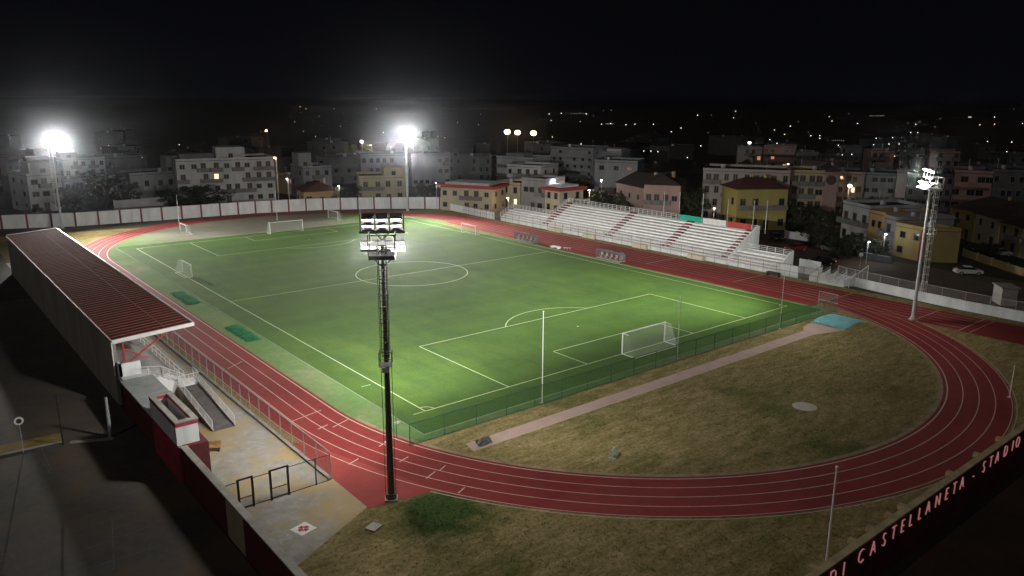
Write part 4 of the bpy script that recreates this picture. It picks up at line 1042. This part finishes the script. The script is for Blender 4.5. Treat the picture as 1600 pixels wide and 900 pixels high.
H('grey apartment block with flat top above the pink house', (884,284),(968,288),238,14,'grey','flat',4,7,pent=[(.05,.95,.3,.9,1.4,'white')],bands=True)
H('pale blank-sided block right end of the terraced row', (928,304),(994,307),253,12,'grey','flat',3,3,balc_p=0,side=2)
H('pink house with dark brown hip roof behind the open stand', (1004,349),(1060,352),288,13,'pink','hip',2,4,rmat=ROOF['dark'],balc_p=.5)
H('pink lower wing of the hip-roofed house', (962,334),(1003,346),285,11,'pink','gable',2,3,rmat=ROOF['dark'])
H('long rosy grey apartment block behind the yellow villa', (1094,345),(1228,352),267,14,'rose','flat',4,9,balc_p=.35,name='apartment_block',cat='building')
H('small gabled tower house rising over the rosy block', (1150,300),(1180,301),262,8,'white','front',4,1,side=0,rmat=ROOF['dark'])
H('bright yellow villa with brown hip roof behind the banners', (1148,360),(1226,359),296,9,'yellow','hip',2,4,rmat=ROOF['red'],balc_p=.7,bands=True)
H('beige apartment block between yellow villa and church front', (1229,348),(1281,350),270,12,'beige','flat',4,4,balc_p=.5)
ch = H('narrow rosy church-like front with gable and round window', (1281,350),(1302,351),268,12,'pink','front',2,1,win=False,rmat=ROOF['dark'],name='church',cat='church')
m = MB(); 
A_ = P(1281,350); B_ = P(1302,351); dd = (B_-A_).normalized(); nn = Vector((dd.y,-dd.x,0)); hh = height(A_,281)
cc = (B_-A_)*.5+Vector((0,0,hh)); m.tube(cc+nn*.02, cc+nn*.16, 1.1, 1.1, 20); m.build('round_window', shutter, ch)
H('rosy beige block with one bright lit window right of the church front', (1303,338),(1344,340),272,12,'rose','flat',4,4,lit={(2,2):'win_lit'})
H('grey block with wide dark balconies behind the row houses', (1345,338),(1392,341),273,12,'blue','flat',4,4,balc_p=.8,bands=True)
H('pale windowless stair tower between two grey blocks', (1393,342),(1409,343),270,6,'white','flat',5,1,win=False,name='stair_tower',cat='tower')
H('dark grey block right of the pale stair tower', (1410,344),(1480,348),274,12,'dim','flat',4,6,balc_p=.6,bands=True)
H('dark rosy block beyond the right-hand mast', (1481,350),(1540,354),270,12,'pink','flat',4,5,balc_p=.5,bands=True)
H('dark block at the right picture edge', (1541,354),(1612,358),269,12,'dim','flat',4,6,balc_p=.4)
H('far dark block with orange lit balcony', (1150,272),(1188,273),233,12,'rose','flat',4,4,lit={(2,3):'win_or',(1,3):'win_or'},balc_p=.2)
H('far rosy block with two orange glowing balconies', (1190,274),(1240,276),230,12,'pink','flat',4,5,lit={(2,1):'win_or',(1,3):'win_or',(2,3):'win_or'},balc_p=.2,bands=True)
H('far dark block right of the orange balconies', (1241,278),(1275,279),240,12,'dim','flat',3,3)
H('faint reddish tower block left of the right-hand lamps', (1355,292),(1391,293),239,12,'pink','flat',5,3)
H('faint reddish block behind the right-hand mast head', (1446,296),(1492,298),239,12,'pink','flat',5,4)
# row houses at right
H('white terraced house with roof balcony, first of the row at right', (1312,374),(1352,386),318,12,'white','flat',2,3,balc_p=.8)
H('tan terraced house between white and mauve neighbours', (1353,387),(1376,393),333,12,'tan','flat',2,2,side=0)
H('narrow mauve terraced house beside the yellow corner house', (1377,393),(1393,398),341,12,'mauve','flat',2,1,side=0)
H('yellow corner house with brown-red edge at the end of the row', (1395,399),(1437,409),353,10,'ochre','flat',2,2,C=(1495,411),side=0,balc_p=0)
a = P(1437,409); m = MB(); m.box(-.35,.35,-.35,.35,0,height(a,362)); o = m.build('corner_pier', ROOF['bright'], HOUSES and [x for x in col.objects if x.get('label','').startswith('yellow corner')][0]); o.location = a-P(1395,399)
for i, (a, b, tp_, wl_, lb) in enumerate((((1482,366),(1518,378),322,'yellow','first yellowish row house under the long dark roof at right'), ((1519,378),(1556,391),333,'cream','second row house under the long dark roof, with cream wall'), ((1557,391),(1590,402),346,'yellow','third row house under the long dark roof, dull yellow'), ((1591,402),(1640,418),356,'cream','last row house at the right picture edge'))):
    H(lb, a, b, tp_, 16, wl_, 'gable', 2, 2, rmat=ROOF['dark'], balc_p=.3, side=0)
H('dark roofed house behind the white row house', (1380,372),(1430,378),330,10,'dark','hip',2,3,rmat=ROOF['dark'])
H('dim low house between row houses and grey blocks', (1350,352),(1400,356),318,10,'dim','flat',2,4)
# far part of the town: many small dim houses
fr = random.Random(5)
spots = []
for yb, n in ((300,9),(286,12),(272,14),(259,14),(247,12),(236,10),(226,6)):
    for i in range(n):
        x = -20+1640*(i+fr.uniform(.15,.85))/n; y = yb+fr.uniform(-4,4); p = P(x, y)
        if all((p.x-q[0])**2+(p.y-q[1])**2 > 22**2 for q in HOUSES+spots) and p.y+p.x > 120: spots.append((p.x,p.y)); 
        else: continue
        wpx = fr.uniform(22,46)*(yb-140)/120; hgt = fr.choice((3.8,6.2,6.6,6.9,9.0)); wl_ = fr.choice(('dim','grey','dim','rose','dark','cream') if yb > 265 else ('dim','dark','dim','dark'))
        rf = fr.choice(('flat','flat','flat','hip'))
        st = 3 if hgt > 8 else (2 if hgt > 5 else 1)
        lab = {('flat',1):'dim low flat-roofed house in the dark far part of the town', ('hip',1):'dim low house with tiled roof in the dark far part of the town', ('flat',2):'dim two-storey flat-roofed house in the dark far part of the town', ('flat',3):'dim three-storey flat-roofed block in the dark far part of the town', ('hip',2):'dim two-storey house with tiled roof in the dark far part of the town', ('hip',3):'dim three-storey house with tiled roof in the dark far part of the town'}[(rf,st)]
        sl = fr.uniform(-.12,.12)*wpx
        li = {(fr.randrange(st),0):'win_lit'} if fr.random() < .1 else {}
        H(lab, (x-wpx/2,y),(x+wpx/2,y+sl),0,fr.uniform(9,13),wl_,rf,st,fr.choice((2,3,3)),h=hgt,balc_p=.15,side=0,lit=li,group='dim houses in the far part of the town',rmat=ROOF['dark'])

# garden walls and hedges in front of the right-hand houses
for lab, a, b, h_, mt, nm_, ct in (('pale garden wall in front of the white terraced house', (1300,384), (1345,402), 1.3, W['grey'], 'garden_wall', 'wall'), ('low grey garden wall below the tan terraced house', (1346,403), (1392,412), 1.1, W['dim'], 'garden_wall', 'wall'),
     ('yellowish garden wall along the far right row houses', (1505,400), (1600,432), 1.2, W['ochre'], 'garden_wall', 'wall'), ('low pale wall behind the yellow villa', (1227,372), (1262,377), 1.5, W['white'], 'garden_wall', 'wall'), ('pale yard wall below the low grey house behind the striped wall', (180,330), (262,323), 2.6, W['white'], 'garden_wall', 'wall')):
    A = P(*a); B = P(*b); t = thing(nm_, lab, ct, A); D_ = B-A
    MB().bar((0,0,h_/2), D_+Vector((0,0,h_/2)), .2, h_).build('wall', mt, t); MB().bar((0,0,h_+.04), D_+Vector((0,0,h_+.04)), .3, .08).build('coping', T['coping'], t)
    n_ = max(2, int(D_.length/4))
    for i in range(n_+1): p = D_*(i/n_); MB().box(p.x-.18,p.x+.18,p.y-.18,p.y+.18,0,h_+.25).build('pillar', mt, t)
# ------------------------------------------------------------------ trees
def tree_protos():
    out = []
    for v in range(4):
        rr = random.Random(20+v); t = thing('tree', 'x y z w', 'tree', (0,0,0))
        m = MB(); m.tube((0,0,0),(.05,.03,.32),.06,.045,8)
        ends = []
        for i in range(6):
            a = i*1.05+rr.uniform(-.3,.3); e = (.28*math.cos(a)*rr.uniform(.6,1), .28*math.sin(a)*rr.uniform(.6,1), rr.uniform(.5,.8)); m.tube((.05,.03,.30), e, .035, .012, 6); ends.append(e)
        m.tube((.05,.03,.32),(.02,.0,.85),.04,.012,6)
        m.build('trunk', mat('bark%d' % v, (.06,.045,.035), .9, .3, 6, coord='obj'), t)
        lf = MB(); cl = []
        for i in range(34):
            a = rr.uniform(0,6.28); r_ = .40*math.sqrt(rr.random()); zz = rr.uniform(.16,.90); f_ = 1-abs((zz-.5)/.5)**2*.6
            cl.append((r_*math.cos(a)*f_, r_*math.sin(a)*f_, zz, rr.uniform(.07,.15)))
        for (x,y,z_,r_) in cl:
            for k in range(85):
                d = Vector((rr.gauss(0,1),rr.gauss(0,1),rr.gauss(0,1))).normalized()*r_*rr.uniform(.5,1.05); c = Vector((x,y,z_))+d*Vector((1,1,.8)).length/1.62
                u = Vector((rr.gauss(0,1),rr.gauss(0,1),rr.gauss(0,.6))).normalized(); w2 = u.cross(Vector((rr.gauss(0,1),rr.gauss(0,1),rr.gauss(0,1)))).normalized(); s_ = rr.uniform(.016,.036)
                lf.quad(c-u*s_, c-w2*s_*.6, c+u*s_, c+w2*s_*.6)
        lf.build('crown', LEAF[v], t); reg(t); out.append(t)
    return out
LEAF = [mat_leaf('leaf_dark', (.012,.020,.007), (.03,.043,.014)), mat_leaf('leaf_mid', (.016,.026,.008), (.04,.052,.018)), mat_leaf('leaf_olive', (.03,.036,.018), (.06,.067,.032)), mat_leaf('leaf_bright', (.06,.10,.015), (.14,.20,.03))]
PR = tree_protos(); used = [False]*4
def tree(label, px, py, top, wpx, v=0):
    base = P(px, py); h = height(base, top); o = PR[v] if not used[v] else copy_tree(PR[v]); used[v] = True
    wm = 1.25*wpx*(base-CAM).dot(Fw)/FPX; o.location = base; s = wm/.86; o.scale = (s, s, h/.98); o.rotation_euler = (0,0,random.uniform(0,6.28))
    o['label'] = label; o['category'] = 'tree'; o['group'] = 'trees among the houses'
for a in (('broad dark tree in front of the white apartment block',312,322,287,80,0), ('dark bush-like tree left of the broad dark one',265,322,296,42,1), ('large dark tree between leftmost mast and low grey house',168,322,268,72,0),
   ('dark tree close to the leftmost mast, behind the striped wall',120,332,292,52,1), ('smaller dark tree right of the leftmost bushes',196,324,285,40,0), ('dark low tree between mast and roofed stand end',58,345,325,36,1),
   ('yellow-green tree lit by the street lamps, high in the town',563,262,223,42,3), ('dim green tree in the glare right of the central mast',672,318,284,44,2), ('dark tree beyond the bungalow',545,318,290,46,0),
   ('round dark tree behind the back rail of the open stand',985,338,301,58,2), ('dark tree between pink house and rosy block',1080,350,296,40,0), ('dark tree left of the pink house near the street',935,330,296,28,1),
   ('dark trees mass between yellow villa and church front',1250,358,318,50,0), ('dark tree below the church front',1292,364,328,44,1), ('olive tree standing in front of the white row house',1335,400,366,56,2), ('small olive tree beside the grey-green car',1312,404,376,34,1),
   ('dark tree in the car street behind the stand corner',1278,386,352,40,0), ('pale grey-green tree right of the olive one',1372,402,374,30,2), ('dark garden tree among the right-hand row houses',1478,372,340,34,0), ('dim garden bush in front of the yellowish row',1540,404,380,36,1),
   ('small bush at the second yellowish row house',1515,398,378,26,2), ('dark tree behind the terraced row',870,300,262,32,0), ('dark street tree above the red tail lamps',905,312,278,36,1), ('dark tree at the foot of the stepped villa',765,312,278,30,0),
   ('dark tree among the dim houses upper left',205,262,232,34,0), ('dark tree behind the white apartment block',350,258,236,36,1), ('dark tree far right among the dim blocks',1440,330,298,40,0), ('dark tree behind the row-house roofs',1395,360,330,34,1)): tree(*a)

# shrubs along the foot of the far wall, inside the stadium
# ------------------------------------------------------------------ street lamps
def lamp_post(label, px, py, z, kind, watts=0, size=.22, group='lit street lamps in the town', aim=None):
    p = P(px, py, z); t = thing('street_lamp', label, 'street lamp', (p.x,p.y,0), 0, group)
    m = MB(); m.tube((0,0,0),(0,0,z),.08,.05,6); m.bar((0,0,z),(-.5,-.4,z+.05),.07); m.build('pole', T['steel'], t)
    hz = .06 if size < .5 else size*.62
    m = MB(); m.tube((-.5,-.4,z-hz),(-.5,-.4,z),size*.6,size,10); m.tube((-.5,-.4,z),(-.5,-.4,z+hz),size,size*.6,10); m.build('lamp_head', T[kind], t)
    if watts: 
        l = point('street_light', (p.x-.5,p.y-.4,z-.35), watts/K, (1,.66,.40) if kind == 'street_y' else (.9,.95,1), .15)
NL = [('white street lamp at far left of the leftmost mast',39,257,7,'street_w',500,.35), ('white street lamp just right of the leftmost glare',115,235,7,'street_w',500,.4), ('white lamp at the left corner of the white apartment block',280,277,6,'street_w',500,.3),
  ('warm lamp on the right corner of the white apartment roof',431,246,13.4,'street_y',500,.35), ('thin lamp with white head left of the bungalow',450,279,8,'street_w',300,.2), ('tiny white lamp right of the bungalow',530,290,5,'street_w',300,.2),
  ('bright warm lamp over the yellow-green tree',566,221,12,'street_y',2500,.6), ('second lamp right of the yellow-green tree',580,227,11,'street_y',900,.4), ('leftmost of the three big warm lamps in the upper middle',793,206,12,'street_y',4000,1.7),
  ('middle of the three big warm lamps in the upper middle',809,207,12,'street_y',4000,1.6), ('rightmost of the three big warm lamps in the upper middle',834,208,12,'street_y',4000,1.6), ('warm globe lamp in front of the low cream house',794,309,4,'street_y',400,.35),
  ('white lamp behind the small red-strip house',867,281,8,'street_w',400,.3), ('cool lamp above the street left of the pink house',940,281,8,'street_w',500,.3), ('upper white lamp at the end of the terraced row',997,247,10,'street_w',400,.35),
  ('lower white lamp at the end of the terraced row',999,260,7,'street_w',400,.3), ('red-topped lamp left in the traffic street',895,297,5,'street_y',900,.35), ('orange lamp right in the traffic street',921,297,5,'street_y',1100,.35), ('thin white lamp post at the stadium corner left of the red-banded house',682,285,7,'street_w',150,.18),
  ('white lamp at the door of the white row house',1383,365,4.5,'street_w',260,.2), ('white lamp on the mauve house front',1357,377,4,'street_w',160,.22), ('lamp beside the red-banded house wall',775,293,6,'street_w',300,.25), ('bright lamp with red rim on the horizon block',1171,223,11,'street_w',700,.6),
  ('warm lamp between orange balconies and beige block',1231,256,8,'street_w',500,.35), ('small lamp right of the warm one',1243,262,7,'street_w',300,.25), ('warm lamp on the pavement of the yellow villa',1116,325,5,'street_y',250,.25), ('lit door lamp of the rosy beige block',1327,290,9,'street_y',900,.5),
  ('orange double lamp high on the left',417,204,10,'street_y',900,.6), ('pale lamp above the kiosk at far right',1575,271,8,'street_w',200,.3)]
for a in NL: lamp_post(*a)
# distant lights on the plain
dl = random.Random(9); pts = []
for x, y in ((469,166),(478,170),(522,170),(588,170),(599,207),(532,197),(474,205),(715,191),(748,195),(861,188),(858,178),(877,177),(916,178),(940,194),(954,193),(992,194),(978,195),(1021,194),(1049,206),(1090,180),(1064,200),(1095,228),(1017,236),(1028,237),(1006,236),(863,214),(908,225),(1074,251),(1210,203),(1203,218),(1214,224),(1226,210),(1267,212),(1281,212),(1281,216),(1235,197),(1340,193),(1368,217),(1310,227),(1313,229),(1316,242),(1331,241),(1369,216),(1389,225),(1395,215),(1398,244),(1431,194),(1423,207),(1434,207),(1455,214),(1514,183),(1517,183),(1554,183),(1554,194),(1531,195),(1581,222),(1543,221),(1573,237),(1405,225),(1365,226),(1300,189),(336,245),(222,262),(280,226),(170,227),(493,213),(635,214),(684,213),(695,215)): pts.append((x,y,1))
for i in range(17): pts.append((729+i*4.6+dl.uniform(-.6,.6), 170+dl.uniform(-1.2,1.2), .46))
for i in range(6): pts.append((695+i*5.5, 170+dl.uniform(-.5,.5), .35))
for i in range(6): pts.append((893+i*4.4, 177.5+dl.uniform(-.6,.6), .5))
for i in range(8): pts.append((947+i*1.5, 193.5, .5))
for i in range(6): pts.append((1302+i*3.2, 219.5, .4))
for i in range(9): pts.append((1360+i*2.6, 181, .4))
for i in range(34): pts.append((dl.uniform(440,1600), 168+abs(dl.gauss(0,1))*22, dl.uniform(.25,.6)))
mw_ = [emit('distant_lamp_%s' % n, c, s) for n, c, s in (('white', (.9,.93,1), 5), ('warm', (1,.72,.45), 5), ('faint', (.9,.85,.8), 1.0))]
DC = {}
for x, y, s in pts:
    if y > 246: y = 246
    p = P(x, max(y,166.5), 7); d = (p-CAM).dot(Fw); r_ = d/FPX*.45*(.6+.5*s)
    mi = 2 if s < .55 else (1 if dl.random() < .35 else 0)
    if mi not in DC:
        m = MB(); m.tube((0,0,-.5),(0,0,.5),1,1,8); o = m.build('distant_lamp', mw_[mi]); DC[mi] = o.data; bpy.data.objects.remove(o)
    o = bpy.data.objects.new('distant_lamp', DC[mi]); col.objects.link(o); o.location = p; o.scale = (r_, r_, r_*1.3)
    tag(o, ('faint tiny lamp on the dark plain beyond the town' if mi == 2 else 'bright tiny warm lamp on the dark plain beyond the town' if mi == 1 else 'bright tiny white lamp on the dark plain beyond the town'), 'distant lamp', 'tiny lamps on the dark plain')

# ------------------------------------------------------------------ small grass tufts in the near dry field
gr = random.Random(2); tf = MB()
def inside(x, y): return (math.hypot(x, y-CY0) < RI-1.2 and y < -11.5) or (math.hypot(x, y-CY0) > RI+4*LW+.9 and y < -8 and y > -38 and x > -42 and x < 36 and (y < -13.2 or x > -36))
n = 0
while n < 7000:
    x, y = gr.uniform(-48,36), gr.uniform(-38,-6)
    if x < -42.3 and y > -15.5+(x+49.5)*.5: continue
    if x < -42.3 and x < -49: continue
    if not (inside(x, y) or (-34 < x < 25 and -7.4 < y < -6.0) or (x < -42.3 and y < -16)): continue
    n += 1; h = gr.uniform(.04,.12); a = gr.uniform(0,6.28)
    for k in range(3):
        b_ = a+k*2.1+gr.uniform(-.4,.4); dx, dy = math.cos(b_), math.sin(b_)
        tf.add([(x-dy*.035,y+dx*.035,.0),(x+dy*.035,y-dx*.035,.0),(x+dx*.12,y+dy*.12,h)], [(0,1,2)])
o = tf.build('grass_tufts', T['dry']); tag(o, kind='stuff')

# ------------------------------------------------------------------ haze volume added to stand in for glare round the lamps
m = bpy.data.materials.new('haze'); m.use_nodes = True; nt_ = m.node_tree; nt_.nodes.clear()
v = nt_.nodes.new('ShaderNodeVolumePrincipled'); o_ = nt_.nodes.new('ShaderNodeOutputMaterial'); nt_.links.new(v.outputs[0], o_.inputs['Volume'])
v.inputs['Color'].default_value = (.86,.9,1,1); v.inputs['Density'].default_value = .00011; v.inputs['Anisotropy'].default_value = .98
o = MB().box(-700,4200,-400,4200,-1,34).build('haze', m); tag(o, kind='stuff')

for o in list(col.objects):
    if o.parent is None and o.get('category') and not o.get('kind'): o['kind'] = 'thing'
